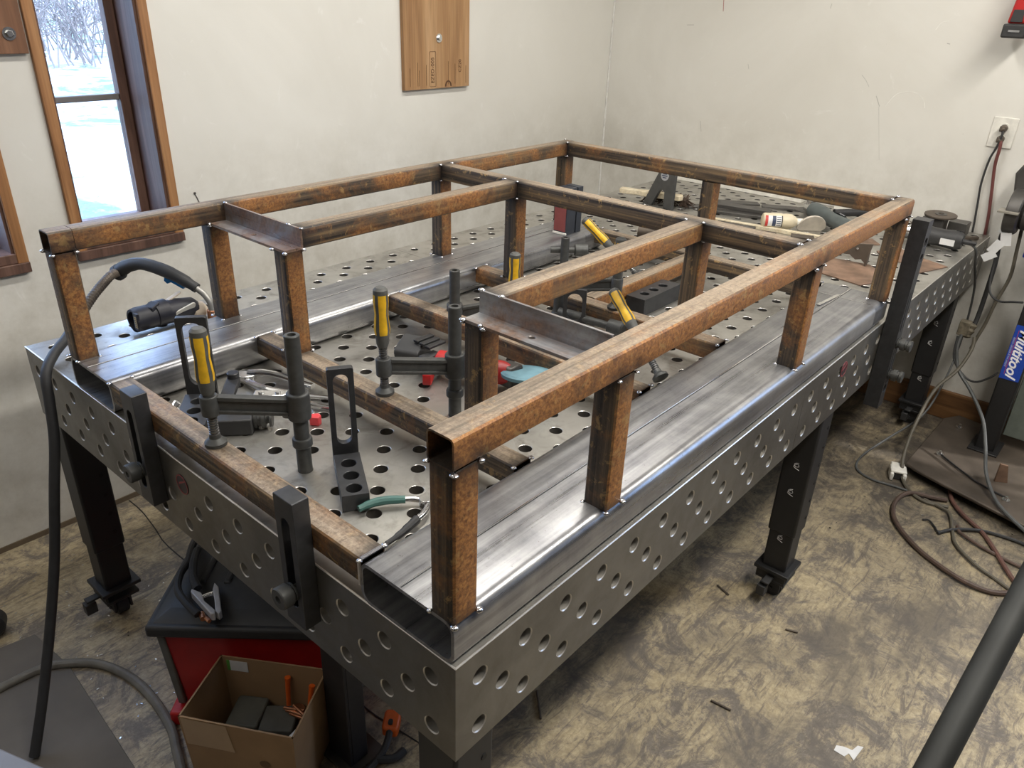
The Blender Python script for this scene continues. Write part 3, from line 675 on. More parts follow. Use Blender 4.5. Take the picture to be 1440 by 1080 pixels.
# local +x = rear face; foot runs to -x
a58 = math.atan2(.128, .079)
bracket('slotted stop square standing upright with a three-hole foot beside the second clamp', (.208+.006, .497+.010, 0), a58, .205)
bracket('slotted stop square half hidden behind the nearest screw clamp', (.150, .918, 0), a58-.12, .203, w=.062)
bracket('small slotted stop square standing between the third crossbar and inner angle iron', (1.035, .585, 0), math.atan2(.05, .08)+math.pi, .135, w=.06)
t = thing('spacer_block', 'dark rectangular block with three holes lying beside the middle crossbar', 'block', (1.39, .55, 0))
part('block_body', holeplate(MB(), (1.29, .523, .05), (1, 0, 0), (0, 1, 0), (0, 0, 1), [0, .024, .072, .124, .176, .2], [0, .006, .057, .063], lambda i, j: j == 1 and i in (1, 2, 3), r=.014, t=.0495, ch=.001), ANOD, t, True, smooth=20)
def side_bar(label, y, ztop, zbot):
    t = thing('clamping_bar', label, 'bar', (-.015, y, zbot)); w = .050; hgt = ztop-zbot
    o = rrect(w, hgt, .002, 6); i_ = rrect(.022, hgt-.075, .0108, 6)
    part('slotted_bar', MB().frame(o, i_, (-.0005, y, (ztop+zbot)/2), (0, 1, 0), (0, 0, 1), (-1, 0, 0), .030), ANOD, t, True, .001)
    z = -.05
    part('bolt', MB().lathe((-.0305, y, z), (-1, 0, 0), [(0, .016), (.004, .0165), (.004, .0135), (.008, .0135), (.008, .0185), (.010, .0195), (.026, .0195), (.028, .018), (.028, .007), (.020, .006), (.020, .0005)], 24).cyl((.01, y, z), (-.03, y, z), .0095, 16), CAST, t, True)
    return t
side_bar('black slotted clamping bar bolted to the table end near the welding gun hose', .85, .120, -.130)
side_bar('black slotted clamping bar bolted to the table end, nearer of the two', .337, .130, -.120)
t = thing('clamping_bar', 'tall black slotted bar bolted upright against the far front post of the frame', 'bar', (1.805, -.023, -.27))
bx0 = 1.768; o = rrect(.045, .575, .002, 6)
vs = [0, .03, .075, .12, .165, .21]
mb = holeplate(MB(), (bx0, -.045, -.27), (1, 0, 0), (0, 0, 1), (0, -1, 0), [0, .045], [0, .04, .085, .40, .445, .49, .535, .575], lambda i, j: j in (1, 4, 6-1), r=.0135, t=.043, ch=.001)
for dz in (.10, .27): mb.frame(rrect(.024, .12, .0118, 6), rrect(.020, .116, .0098, 6), (bx0+.0225, -.0452, -.27+dz+.04), (1, 0, 0), (0, 0, 1), (0, -1, 0), .0012)
part('slotted_bar', mb, ANOD, t, True, smooth=20)
sl = MB()
for dz in (.14, .31): sl.prism(rrect(.020, .13, .0098, 6), (bx0+.0225, -.0455, -.27+dz), (1, 0, 0), (0, 0, 1), (0, 1, 0), .0006)
part('slot_recess', sl, BLK, t, True)
for z in (-.06, -.16):
    part('bolt', MB().lathe((bx0+.0225, -.046, z), (0, -1, 0), [(0, .016), (.004, .0165), (.004, .0125), (.010, .0125), (.010, .0175), (.022, .0175), (.022, .0135), (.028, .0135), (.030, .017), (.038, .017), (.039, .005)], 20), CAST, t, True)
t = thing('stop_block', 'upright dark block with a dull red face on the back flat tube', 'block', (1.60, 1.05, Bz))
part('block_body', MB().box(1.575, 1.625, 1.030, 1.085, Bz+.0005, .235).box(1.632, 1.66, 1.030, 1.085, Bz+.0005, .235).box(1.625, 1.632, 1.05, 1.07, Bz+.02, .2), flat('blued_steel', (.06, .068, .085), .4, .5), t, True, .001)
part('red_face', MB().box(1.5735, 1.5748, 1.034, 1.083, Bz+.012, .234), DRED, t, True)
part('base_edge', MB().box(1.571, 1.576, 1.028, 1.087, Bz+.0005, Bz+.008), WHT, t, True, .001)

# ------------------------------------------------------------ small tools on the near table
t = thing('cutting_pliers', 'pliers with one green and one black grip by the near flat tube', 'pliers', (.16, .31, 0))
part('grip', MB().path([(.130, .366, .012), (.152, .361, .014), (.176, .349, .015), (.203, .327, .014)], [.0062, .0075, .008, .0078, .007], 10, 4), GRN, t, True, label='green grip')
part('grip', MB().path([(.104, .263, .008), (.128, .262, .011), (.155, .266, .012), (.180, .272, .012)], [.0045, .006, .0072, .0078], 10, 4), RUB, t, True, label='black grip')
h = MB(); h.path([(.200, .330, .013), (.214, .318, .013), (.226, .300, .013)], .0055, 8, 4); h.path([(.178, .271, .012), (.196, .274, .013), (.215, .283, .013), (.226, .296, .013)], .006, 8, 4)
h.cyl((.226, .298, .004), (.226, .298, .020), .013, 20); h.prism([(-.004, -.012), (.030, -.008), (.036, 0), (.030, .008), (-.004, .012)], (.228, .298, .004), (.9, .43, 0), (-.43, .9, 0), (0, 0, 1), .014)
part('jaw', h, CHR, t, True, .0008)
t = thing('locking_pliers', 'chrome locking pliers lying among the tools behind the nearest clamp', 'pliers', (.30, .84, 0))
part('jaw', MB().prism([(-.02, -.014), (.02, -.018), (.035, -.006), (.036, .006), (.02, .017), (-.02, .012)], (.262, .952, .012), (.55, -.83, 0), (.83, .55, 0), (0, 0, 1), .014), CHR, t, True, .002)
part('handle', MB().path([(.275, .94, .024), (.298, .905, .030), (.318, .862, .028), (.330, .82, .022)], [.009, .008, .0075, .006], 10, 4), CHR, t, True)
part('handle', MB().path([(.262, .93, .014), (.270, .88, .012), (.288, .84, .010), (.318, .785, .009), (.350, .735, .009)], [.008, .008, .007, .006, .005], 10, 4), CHR, t, True)
part('adjusting_screw', MB().cyl((.332, .815, .022), (.342, .79, .020), .008, 14), CHR, t, True)
t = thing('locking_c_clamp', 'second locking pliers with chrome riveted plates beside the crossbar', 'pliers', (.24, .80, 0))
part('jaw', MB().prism([(-.03, -.012), (.035, -.014), (.045, 0), (.035, .012), (-.03, .014)], (.245, .815, .02), (.7, -.7, 0), (.7, .7, 0), (0, 0, 1), .012), CHR, t, True, .002)
part('rivet', MB().cyl((.235, .825, .03), (.235, .825, .036), .006, 12).cyl((.26, .80, .03), (.26, .80, .036), .006, 12), CHR, t, True)
part('handle', MB().path([(.262, .80, .018), (.285, .765, .016), (.305, .725, .012), (.320, .70, .01)], [.007, .006, .006, .005], 10, 4), CHR, t, True)
part('lower_jaw', MB().prism([(-.04, -.012), (.04, -.004), (.04, .008), (-.04, .010)], (.232, .80, .004), (.7, -.7, 0), (.7, .7, 0), (0, 0, 1), .012), BLK2, t, True, .002)
t = thing('angle_magnet', 'black block style welding magnet with round knobs under the nearest clamp arm', 'magnet', (.148, .772, 0), R(-40))
part('magnet_body', MB().box(-.040, .03, -.03, .032, .0005, .036), BLK2, t, bevel=.003)
part('magnet_body', MB().box(-.03, .035, .055, .095, .0005, .03).box(.0, .03, .03, .06, .0005, .026), ANOD, t, bevel=.003)
part('knob', MB().lathe((.031, .0, .0225), (1, 0, 0), [(0, .020), (.006, .021), (.007, .017), (.014, .017), (.015, .021), (.022, .021), (.023, .012), (.030, .011), (.031, .019), (.036, .018)], 22), CAST, t)
part('hinge_arm', MB().box(-.040, -.012, .03, .125, .046, .058).cyl((-.026, .125, .035), (-.026, .125, .07), .013, 16), ANOD, t, bevel=.002)
t = thing('needle_file', 'small wedge with a red end beside the nearest clamp post', 'tool', (.265, .683, 0))
part('red_end', MB().prism([(-.010, -.009), (.010, -.012), (.014, 0), (.008, .010), (-.008, .008)], (.267, .680, .0005), (.7, -.7, 0), (.7, .7, 0), (0, 0, 1), .020), PINK, t, True, .002)
part('shank', MB().path([(.268, .690, .008), (.285, .712, .006), (.292, .728, .005)], .004, 8, 2), CHR, t, True)
t = thing('spring_clips', 'small bright metal clip by the back flat tube', 'clip', (.105, .955, 0))
part('clip_plate', MB().box(.092, .118, .945, .965, .0005, .004).box(.095, .115, .93, .94, .0005, .004), CHR, t, True, .001)
part('clip_bow', MB().path([(.095, .95, .004), (.105, .955, .012), (.115, .95, .004)], .0025, 6, 4), CHR, t, True)
# cordless grinder with flap disc, under the inner angle
t = thing('cordless_grinder', 'red and black cordless grinder with blue-grey flap disc lying on the table', 'angle grinder', (.62, .60, 0))
d = (Vector((.69, .47, .045))-Vector((.60, .70, .045))).normalized()
part('grinder_body', MB().lathe((.605, .665, .04), d, [(0, .018), (.006, .026), (.04, .027), (.09, .024), (.13, .027), (.165, .028), (.185, .022)], 18), RED, t, True)
part('battery', MB().prism(rrect(.075, .062, .010, 3), (.617, .720, .032), (.85, .35, .3), (-.25, -.1, .96), (-.36, .90, 0), .065).box(.578, .628, .672, .70, .006, .05), BLK2, t, True, .003)
part('battery_rail', MB().box(.60, .655, .685, .70, .062, .068).box(.60, .655, .705, .72, .064, .070).box(.60, .655, .725, .74, .066, .072), BLK, t, True, .001)
part('grip_sleeve', MB().lathe(Vector((.605, .665, .04))+d*.055, d, [(0, .026), (.002, .0285), (.055, .027), (.058, .025)], 18), RUB, t, True)
part('red_cap', MB().prism(rrect(.05, .03, .006, 3), (.555, .655, .022), (.8, .6, 0), (0, 0, 1), (.6, -.8, 0), .02), RED, t, True, .002)
part('flap_disc', MB().lathe((.688, .452, .040), (.15, .1, .98), [(0, .010), (.001, .030), (.002, .062), (.010, .064), (.014, .058), (.016, .012)], 40), DISC, t, True, label='blue-grey abrasive flap disc')
part('gear_head', MB().box(.655, .70, .475, .52, .010, .062), DPL, t, True, .008)

# ------------------------------------------------------------ welding gun and gauntlet
t = thing('welding_gun', 'black welding gun with blue trigger and ribbed cable sheath at table corner', 'welding gun', (.3, 1.5, 0))
part('handle', MB().path([(.292, 1.577, .112), (.306, 1.547, .129), (.325, 1.51, .138), (.349, 1.462, .130), (.372, 1.416, .114), (.396, 1.368, .088)], [.019, .0175, .0165, .017, .0175, .016, .0135], 16, 5), BLK2, t, True)
part('handle_collar', MB().lathe((.285, 1.590, .100), (.45, -.75, .55), [(0, .019), (.002, .022), (.016, .022), (.018, .0195)], 20), RUB, t, True)
part('trigger', MB().prism([(-.022, 0), (.030, -.002), (.034, .012), (-.004, .010), (-.016, .020), (-.026, .016)], (.362, 1.436, .104), (.45, -.80, -.38), (-.15, -.3, -.94), (.87, .48, 0), .012), BLT, t, True, .002, label='blue trigger')
part('swan_neck', MB().path([(.394, 1.372, .090), (.404, 1.350, .074), (.411, 1.337, .050), (.412, 1.338, .020)], .0085, 14, 5), flat('grey_neck', (.35, .34, .32), .4, .5), t, True)
part('nozzle', MB().lathe((.412, 1.339, .032), (.0, .06, -1), [(0, .0095), (.002, .0115), (.028, .0115), (.030, .009)], 18), COPR, t, True)
part('ribbed_sheath', MB().path([(.290, 1.583, .104), (.262, 1.556, .112), (.236, 1.535, .108), (.186, 1.494, .094), (.143, 1.460, .075), (.108, 1.431, .058), (.080, 1.41, .045)], .0125, 14, 4, rib=.0042), GRS, t, True, smooth=15)
part('hose', MB().path([(.090, 1.418, .049), (.060, 1.390, .036), (.015, 1.352, .022), (-.022, 1.315, -.004), (-.038, 1.285, -.06), (-.058, 1.252, -.14), (-.095, 1.225, -.26), (-.14, 1.20, -.42), (-.20, 1.165, -.58), (-.262, 1.125, -.72), (-.318, 1.092, -.835)], .0118, 14, 6), RUB, t, True)
t = thing('heat_sleeve', 'black leather sleeve with strap and cream patches lying under the welding gun', 'sleeve', (.31, 1.40, 0))
ax_ = Vector((.19, .0, .0)).normalized(); c0 = Vector((.225, 1.392, .036))
sl = MB(); n = 26; prof = [(0, .037, .029), (.0, .033, .026), (.03, .032, .026), (.06, .03, .024)]
def ell(mb, pts, close=True):
    vs = []; fs = []
    for (tt, rw, rh) in pts:
        for k in range(n):
            an = 2*math.pi*k/n; vs.append(c0+ax_*tt+Vector((0, rw*math.cos(an), rh*math.sin(an)+rh-.031)))
    for i in range(len(pts)-1):
        for k in range(n):
            k2 = (k+1) % n; fs.append((i*n+k, i*n+k2, (i+1)*n+k2, (i+1)*n+k))
    return mb.add(vs, fs)
part('sleeve_body', ell(MB(), [(.10, .028, .024), (.02, .030, .026), (.002, .031, .027), (0, .034, .030), (.012, .0355, .0315), (.06, .034, .031), (.12, .034, .030), (.165, .032, .026), (.185, .020, .016), (.187, .002, .002)]), LEA, t, True)
part('strap', ell(MB(), [(.055, .0345, .031), (.056, .0375, .0335), (.090, .037, .0335), (.091, .034, .030)]), LEA, t, True)
part('flap', MB().prism([(-.02, 0), (.028, -.004), (.034, .004), (-.014, .012)], (.268, 1.395, .060), (.5, .2, .3), (-.2, .1, .9), (.3, -.9, 0), .03), LEA, t, True, .002)
lb = MB(); 
for k in range(6): lb.box(.229, .2305, 1.362, 1.376-.002*(k % 2), .024+.0055*k, .0265+.0055*k)
part('printed_label', MB().box(.222, .230, 1.360, 1.380, .016, .062), LEA, t, True, .001); part('label_print', lb.xf(Matrix.Translation((-.0075, -.0005, 0))), GOLD, t, True)
part('cream_patch', MB().prism(rrect(.06, .022, .010, 4), (.352, 1.362, .042), (.96, 0, .25), (-.1, -.4, .9), (0, -1, -.3), .004), flat('off_white_patch', (.62, .60, .55), .6), t, True, .001)
part('cream_patch', MB().prism(rrect(.05, .024, .011, 4), (.345, 1.405, .066), (.9, .1, .3), (0, 1, -.2), (0, .1, 1), .004), CREAM, t, True, .001)
part('cuff', MB().lathe((.375, 1.385, .024), (1, -.2, -.05), [(0, .020), (.01, .025), (.035, .022), (.045, .008)], 14), CREAM, t, True)

# ------------------------------------------------------------ far table clutter
t = thing('support_bracket', 'grey forked support bracket with round sticker standing on the far table', 'bracket', (2.45, 1.18, 0))
ox, oy = Vector((2.45, 1.12, .0005)), Vector((.12, 1, 0)).normalized()
part('bracket_plate', MB().prism([(0, 0), (.042, 0), (.045, .07), (.060, .080), (.075, .07), (.112, 0), (.158, 0), (.062, .20), (.0, .20)], ox, oy, (0, 0, 1), (1, -.12, 0), .02), flat('grey_tool_steel', (.10, .10, .10), .45, .5), t, True, .001)
part('sticker', MB().prism(circ(.021, 24), ox+oy*.052+Vector((-.0005, 0, .140)), oy, (0, 0, 1), (-1, .12, 0), .0008), flat('sticker_grey', (.42, .42, .44), .5), t, True)
st = MB()
for k, w in enumerate((.020, .030, .020)): st.box(-w/2, w/2, -.002+(k-1)*.008, .002+(k-1)*.008, 0, .0006)
part('sticker_print', st.xf(basis(ox+oy*.052+Vector((-.0014, 0, .140)), -oy, (0, 0, 1))), NAVY, t, True)
t = thing('bench_brush', 'wooden bench brush with dark bristles behind the grey forked bracket', 'brush', (2.50, 1.25, 0))
part('brush_back', MB().prism([(-.14, -.018), (-.10, -.022), (-.06, -.012), (-.03, -.024), (.14, -.024), (.15, 0), (.14, .024), (-.03, .024), (-.06, .012), (-.10, .022), (-.14, .018)], (2.50, 1.26, .030), (.25, -.97, 0), (.97, .25, 0), (0, 0, 1), .022), BATT, t, True, .003)
bz = MB(); q = random.Random(8)
for k in range(420):
    u, v = q.uniform(-.03, .15), q.uniform(-.03, .03); p0 = Vector((2.52, 1.25, .030))+Vector((.25, -.97, 0))*u+Vector((.97, .25, 0))*v*.8
    e = p0+Vector((.25, -.97, 0))*(q.uniform(-.02, .03)+(u-.06)*.25)+Vector((.97, .25, 0))*(v*.9+q.uniform(-.01, .01)); e.z = q.uniform(.003, .010)
    if q.random() < .4: e = p0+Vector((.97, .25, 0))*q.uniform(.02, .06)+Vector((0, 0, q.uniform(-.01, .02)))
    bz.path([p0, e], .0016, 3, 1)
part('bristles', bz, BRIS, t, True, kind='stuff')
t = thing('lab_bottle', 'squeeze bottle of white glue lying on its side with a striped label', 'bottle', (2.53, .64, 0)); t.name = 'glue_bottle'
a0 = Vector((2.475, .715, .034)); d = (Vector((2.60, .545, .034))-a0).normalized()
part('bottle_body', MB().lathe(a0, d, [(0, .020), (.004, .028), (.012, .031), (.075, .031), (.080, .029), (.095, .031), (.115, .030), (.130, .022), (.140, .013)], 24), GLUE, t, True)
part('cap', MB().lathe(a0+d*.138, d, [(0, .0135), (.002, .015), (.030, .014), (.032, .010), (.045, .007), (.05, .004)], 20), WHT, t, True)
sd = Vector((0, 0, 1)).cross(d); sd = sd if sd.x < 0 else -sd
def arc(a1, b1, r_, lo, hi):
    vs = []; K = 12
    for tt in (a1, b1):
        for k in range(K+1):
            an = lo+(hi-lo)*k/K; vs.append(a0+d*tt+(sd*math.cos(an)+Vector((0, 0, 1))*math.sin(an))*r_)
    return MB().add(vs, [(k, k+1, K+2+k, K+1+k) for k in range(K)])
lbp = part('label', arc(.018, .074, .0314, -.55, .95), LAB, t, True)
part('label_band', arc(.008, .019, .0316, -.55, .95), LRED, lbp, True); part('label_panel', arc(.036, .050, .0317, -.5, .9), NAVY, lbp, True)
for k in range(5): part('label_print', arc(.053, .070, .0317, -.4+.26*k, -.30+.26*k), NAVY, lbp, True)
part('label_edge', arc(.072, .076, .0317, -.55, .95), BLK, lbp, True)
def grinder(label, p, d, mat, lab, L=.26, k=1.0):
    t = thing('angle_grinder', label, 'angle grinder', (p[0], p[1], 0)); p = Vector(p); d = Vector(d).normalized(); s = Vector((0, 0, 1)).cross(d)
    part('motor_housing', MB().lathe(p, d, [(0, .026*k), (.004, .031*k), (L*.3, .032*k), (L*.34, .028*k), (L*.62, .026*k), (L-.02, .030*k), (L, .022*k)], 20), mat, t, True)
    part('gear_head', MB().lathe(p-d*.055, d, [(0, .016), (.01, .024), (.04, .028), (.056, .029)], 16).cyl(p-d*.03+Vector((0, 0, -.012)), p-d*.03+Vector((0, 0, .034)), .020, 16), CHR, t, True)
    part('guard', MB().frame(circ(.058, 28), circ(.045, 28), p-d*.035-s*.0-Vector((0, 0, .012)), d, s, (0, 0, 1), .003).cyl(p-d*.035+Vector((0, 0, -.014)), p-d*.035+Vector((0, 0, -.009)), .044, 24), DPL, t, True)
    v = MB()
    for k in range(7): v.box(-.002, .002, -.012, .012, 0, .001); 
    if lab: part('rating_label', MB().prism(rrect(.045, .024, .002, 2), p+d*.12-s*.0+(-s if s.y > 0 else s)*.0262, d, (0, 0, 1), (-s if s.y > 0 else s), .001), LAB, t, True)
    part('strain_relief', MB().lathe(p+d*(L-.004), d, [(0, .012), (.03, .008), (.05, .006)], 12), RUB, t, True)
    return t, p, d, s
g2, p_, d_, s__ = grinder('grey and black angle grinder beside the glue bottle', (2.785, .625, .040), (-.66, -.75, 0), flat('teal_grey_housing', (.085, .10, .10), .45), False, .30, 1.12)
part('aux_handle', MB().cyl((2.76, .53, .05), (2.86, .43, .055), .016, 14), RUB, g2, True)
part('wheel_guard', MB().prism([(-.060, .0)]+[(.060*math.cos(math.pi-k*math.pi/12)*1.0, .060*math.sin(k*math.pi/12)) for k in range(1, 12)]+[(.060, 0), (.045, -.012), (-.045, -.012)], (2.60, .560, .012), (.70, -.72, .0), (-.25, -.25, .93), (-.72, -.70, -.2), .010), flat('dusty_guard', (.52, .47, .40), .6), g2, True, .002, label='dusty white wheel guard')
part('housing_stripe', MB().box(-.05, .05, -.011, .011, 0, .0015).xf(basis((2.665, .468, .066), (-.66, -.75, 0), (-.5, .45, .74))), BLK, g2, True)
part('printed_word', text_mb('MAX', .018, basis((2.6635, .469, .0685), (-.66, -.75, 0), (.45, -.4, .8)), .0003, .2), SILV, g2, True)
grd, p_, d_, s__ = grinder('dark grey angle grinder with white rating label and trailing cord at table edge', (2.735, .215, .041), (.02, -1, 0), BLK2, False, .185, 1.25)
g3 = grd
part('rating_label', MB().prism(rrect(.050, .024, .002, 2), (2.7020, .075, .036), (.02, -1, 0), (-.10, 0, .995), (-1, -.02, -.1), .0012), LAB, g3, True, label='white rating label')
part('vent_slots', MB().box(2.733, 2.736, .035, .060, .077, .079).box(2.741, 2.744, .035, .060, .077, .079), BLK, g3, True)
part('cord', MB().path([(2.738, .012, .036), (2.742, -.006, .032), (2.755, -.020, .010), (2.81, -.024, -.06), (2.93, -.026, -.17), (2.99, -.028, -.30), (2.99, -.030, -.46), (2.88, -.034, -.57), (2.72, -.02, -.68), (2.62, .06, -.78), (2.53, .109, -.832), (2.45, .117, -.845), (2.384, .094, -.845), (2.353, .03, -.845), (2.365, -.06, -.845), (2.372, -.137, -.845)], .0045, 8, 5), GRY, g3, True)
solo('white_batten', MB().box(3.045, 3.095, .78, 1.497, .0005, .022), WHT, 'white strip lying along the far edge of the table by the wall', 'batten', bevel=.001)
solo('white_batten', MB().box(3.05, 3.095, .555, .63, .0005, .020), WHT, 'short white strip end behind the grey angle grinder', 'batten', bevel=.001)
solo('steel_batten', MB().prism([(-.25, -.012), (.30, -.012), (.30, .012), (-.25, .012)], (2.47, .66, .0005), (.16, -.985, 0), (.985, .16, 0), (0, 0, 1), .014), BATT, 'long pale wooden batten lying in front of the glue bottle', 'batten', bevel=.001).name = 'wooden_batten'
pl = [((2.60, .90, .0005), .30, .055, .012, -1.25, 'long dark flat bar lying beside the middle far post'), ((2.655, .89, .013), .26, .06, .016, -1.35, 'thick grey steel plate stacked on the dark flat bar'), ((2.80, .98, .0005), .20, .05, .008, -1.0, 'thin dark offcut strip behind the steel plate'),
      ((2.60, 1.06, .0005), .12, .05, .010, -.7, 'small dark steel offcut left of the middle far post'), ((2.44, .80, .0005), .16, .06, .010, -1.4, 'short dark steel offcut in front of the plate stack'), ((2.86, .80, .0005), .16, .05, .010, -1.1, 'rusty offcut near the wall behind the glue bottle'),
      ((2.92, .66, .0005), .09, .07, .02, -.3, 'small brown steel piece behind the grey angle grinder'), ((2.43, .52, .0005), .09, .045, .018, -1.2, 'small grimy cast offcut at the pale batten'), ((2.40, .68, .0005), .12, .03, .010, -1.3, 'narrow grimy strip along the near edge of the batten'),
      ((2.45, .43, .0005), .07, .05, .022, -.9, 'small square grey block at the pale batten end')]
for (c, l, w, h, a, lab) in pl:
    solo('steel_offcut', MB().prism([(-l/2, -w/2), (l/2, -w/2), (l/2-.006, w/2), (-l/2, w/2)], c, (math.cos(a), math.sin(a), 0), (-math.sin(a), math.cos(a), 0), (0, 0, 1), h), DPL if 'grimy' not in lab else GRS, lab, 'steel offcut', bevel=.0015)
solo('trailer_ball', MB().lathe((2.62, 1.03, .0005), (0, 0, 1), [(0, .012), (.008, .012), (.010, .02), (.024, .024), (.038, .018), (.043, .004)], 20), GRS, 'dark round steel knob beside the far middle post', 'knob').name = 'round_weight'
# rusty sheets, casting and discs at the far right corner
solo('rusty_sheet', MB().prism([(2.075, .305), (2.045, .165), (2.13, .13), (2.22, .145), (2.30, .22), (2.28, .36)], (0, 0, .0005), (1, 0, 0), (0, 1, 0), (0, 0, 1), .003), RPL, 'rusty thin sheet lying just beyond the far front post', 'steel sheet')
solo('rusty_sheet', MB().prism([(2.27, .085), (2.49, .01), (2.53, .10), (2.60, .20), (2.50, .26), (2.40, .20), (2.44, .10)], (0, 0, .0005), (1, 0, 0), (0, 1, 0), (0, 0, 1), .003), RPL, 'rusty angular sheet right of the tall black slotted bar', 'steel sheet')
solo('rusty_sheet', MB().prism([(2.44, .40), (2.60, .28), (2.66, .33), (2.48, .46)], (0, 0, .0005), (1, 0, 0), (0, 1, 0), (0, 0, 1), .003), RPL, 'rusty strip seen below the front rail near the far post', 'steel sheet')
t = thing('cast_piece', 'grey curved cast bracket standing on the rusty sheet', 'casting', (2.30, .26, .004))
part('casting_web', MB().prism([(-.324, .050), (-.276, .072), (-.215, .082), (-.222, .040), (-.222, .004), (-.243, .022), (-.262, .016), (-.285, .030), (-.305, .028)][::-1], (2.262, 0, .004), (0, 1, 0), (0, 0, 1), (1, .25, 0), .006).xf(Matrix.Scale(-1, 4, (0, 1, 0))), GRS, t, True, .0008)
part('casting_plate', MB().prism([(0, 0), (.05, .0), (.045, .052), (.0, .066)], (2.262, .222, .005), (1, .15, 0), (0, 0, 1), (-.15, 1, 0), .006), GRS, t, True, .0008)
part('bolt_row', MB().cyl((2.255, .26, .062), (2.262, .26, .062), .004, 8), CHR, t, True)
t = thing('grinding_disc', 'worn grey grinding disc lying on the dark grinder at the table corner', 'disc', (2.915, .165, .082))
part('abrasive_disc', MB().frame(circ(.060, 36), circ(.011, 36), (2.915, .165, .0825), (1, 0, .05), (0, 1, 0), (-.05, 0, 1), .007), GRS, t, True, .001)
part('hub', MB().frame(circ(.022, 36), circ(.0112, 36), (2.915, .165, .0895), (1, 0, .05), (0, 1, 0), (-.05, 0, 1), .002), DPL, t, True)
solo('grinding_disc', MB().frame(circ(.056, 32), circ(.011, 32), (3.0, .33, .0005), (1, 0, 0), (0, 1, 0), (0, 0, 1), .010), GRS, 'dark grinding disc lying flat near the wall behind the worn disc', 'disc')
solo('steel_offcut', MB().box(2.99, 3.06, .075, .145, .0005, .052), DPL, 'dark upright steel block at the far corner of the table', 'steel offcut', bevel=.002)
solo('steel_offcut', MB().box(2.87, 2.96, .14, .22, .0005, .078), DPL, 'squat dark block carrying the worn grinding disc', 'steel offcut', bevel=.004)
solo('wing_nut', MB().cyl((2.86, .065, .0005), (2.86, .065, .022), .012, 12).box(2.84, 2.88, .06, .07, .012, .034), CHR, 'small bright clamp nut behind the dark grinder', 'nut', bevel=.001)
solo('steel_offcut', MB().prism([(0, 0), (.11, .0), (.10, .014), (0, .016)], (2.90, .09, .0005), (.75, -.65, 0), (.65, .75, 0), (0, 0, 1), .014), GRS, 'narrow lever-like scrap beside the bright clamp nut', 'steel offcut', bevel=.002)
solo('ruler', MB().prism([(0, 0), (.128, 0), (.128, .010), (0, .010)], (1.549, .122, Bz+.0008), (.996, -.085, 0), (.085, .996, 0), (0, 0, 1), .0015), CHR, 'short bright steel strip lying on the front flat tube', 'ruler').name = 'steel_strip'
# behind the cross rail
t = thing('toggle_clamp', 'grey and tan clamp body partly hidden behind the cross rail', 'clamp', (1.82, .86, 0))
part('clamp_base', MB().box(1.83, 1.98, .74, .90, .0005, .05), DPL, t, True, .005)
part('clamp_tube', MB().cyl((1.84, .90, .07), (1.90, .72, .07), .022, 16), GRS, t, True)
part('coil_spring', MB().path([(1.90+.012*math.cos(k*1.2), .66+.0035*k, .06+.020*math.sin(k*1.2)) for k in range(28)], .003, 6, 2), ANOD, t, True)
solo('wooden_wedge', MB().box(1.76, 1.785, .735, .76, Bz+.0005, .155), BATT, 'thin pale wooden stick standing behind the cross rail', 'stick', bevel=.001)

# ------------------------------------------------------------ wall items
def board(label, x0, x1, z0, z1, bx, bz, mat, txt):
    t = thing('plywood_board', label, 'board', ((x0+x1)/2, WY, z0))
    part('board_panel', MB().box(x0, x1, WY-.019, WY-.0005, z0, z1), mat, t, True, .001)
    part('washer', MB().frame(circ(.0165, 24), circ(.007, 24), (bx, WY-.0192, bz), (1, 0, 0), (0, 0, 1), (0, -1, 0), .003), CHR, t, True)
    part('bolt_head', MB().lathe((bx, WY-.019, bz), (0, -1, 0), [(0, .010), (.002, .010), (.009, .0098), (.010, .008)], 6), CHR, t, True, smooth=0)
    if txt:
        y = WY-.0198
        part('ink_stamp', text_mb('EZED-005', .024, basis((1.826, y, .528), (0, 0, 1), (-1, 0, 0)), .0, 0, .0003), INK, t, True)
        part('ink_stamp', text_mb('CZ20', .022, basis((1.985, y, .540), (0, 0, 1), (-1, 0, 0)), .0, 0, .0003), INK, t, True)
        f = MB(); f.frame(rrect(.036, .135, .002, 1), rrect(.033, .132, .001, 1), (1.826, y, .532), (1, 0, 0), (0, 0, 1), (0, -1, 0), .0004)
        for xx, zz in ((1.955, .55), (1.915, .56), (1.70, .54), (1.742, .56), (1.75, .53), (1.79, .55), (2.02, .54)): f.box(xx, xx+.0013, y-.0003, y+.0003, .470, zz)
        part('ink_lines', f, INK, t, True)
        part('knot', MB().prism([(.020*math.cos(k*.35), .024*math.sin(k*.35)) for k in range(10)]+[(.012*math.cos(k*.35), .018*math.sin(k*.35)) for k in range(9, -1, -1)], (1.915, y, .462), (1, 0, 0), (0, 0, 1), (0, -1, 0), .0004), INK, t, True)
    return t
board('plywood panel with stamped print and centre bolt on the wall right of the window', 1.672, 2.042, .457, 1.2, 1.862, .649, PLY, True)
board('dark stained board corner with washer bolt above the window casing gap', -.02, .318, .630, 1.0, .279, .680, wood('red_brown_board', (.11, .045, .02), (.19, .085, .04), (.26, .13, .07), 2, .6), False)
mk = MB(); mk.cyl((.735, WY-.001, .185), (.735, WY-.004, .185), .004, 8); mk.path([(.735, WY-.001, .183), (.742, WY-.0012, .165), (.748, WY-.001, .145)], .0016, 4, 2)
solo('nail_hole', mk, DPL, 'small nail with a scratch in the wall above the left rail', 'nail')
t = thing('wall_outlet', 'white double wall outlet with two plugs above the far table end', 'outlet', (WX, .073, .33))
part('cover_plate', MB().box(WX-.006, WX-.0005, .030, .118, .338, .452), WHT, t, True, .002)
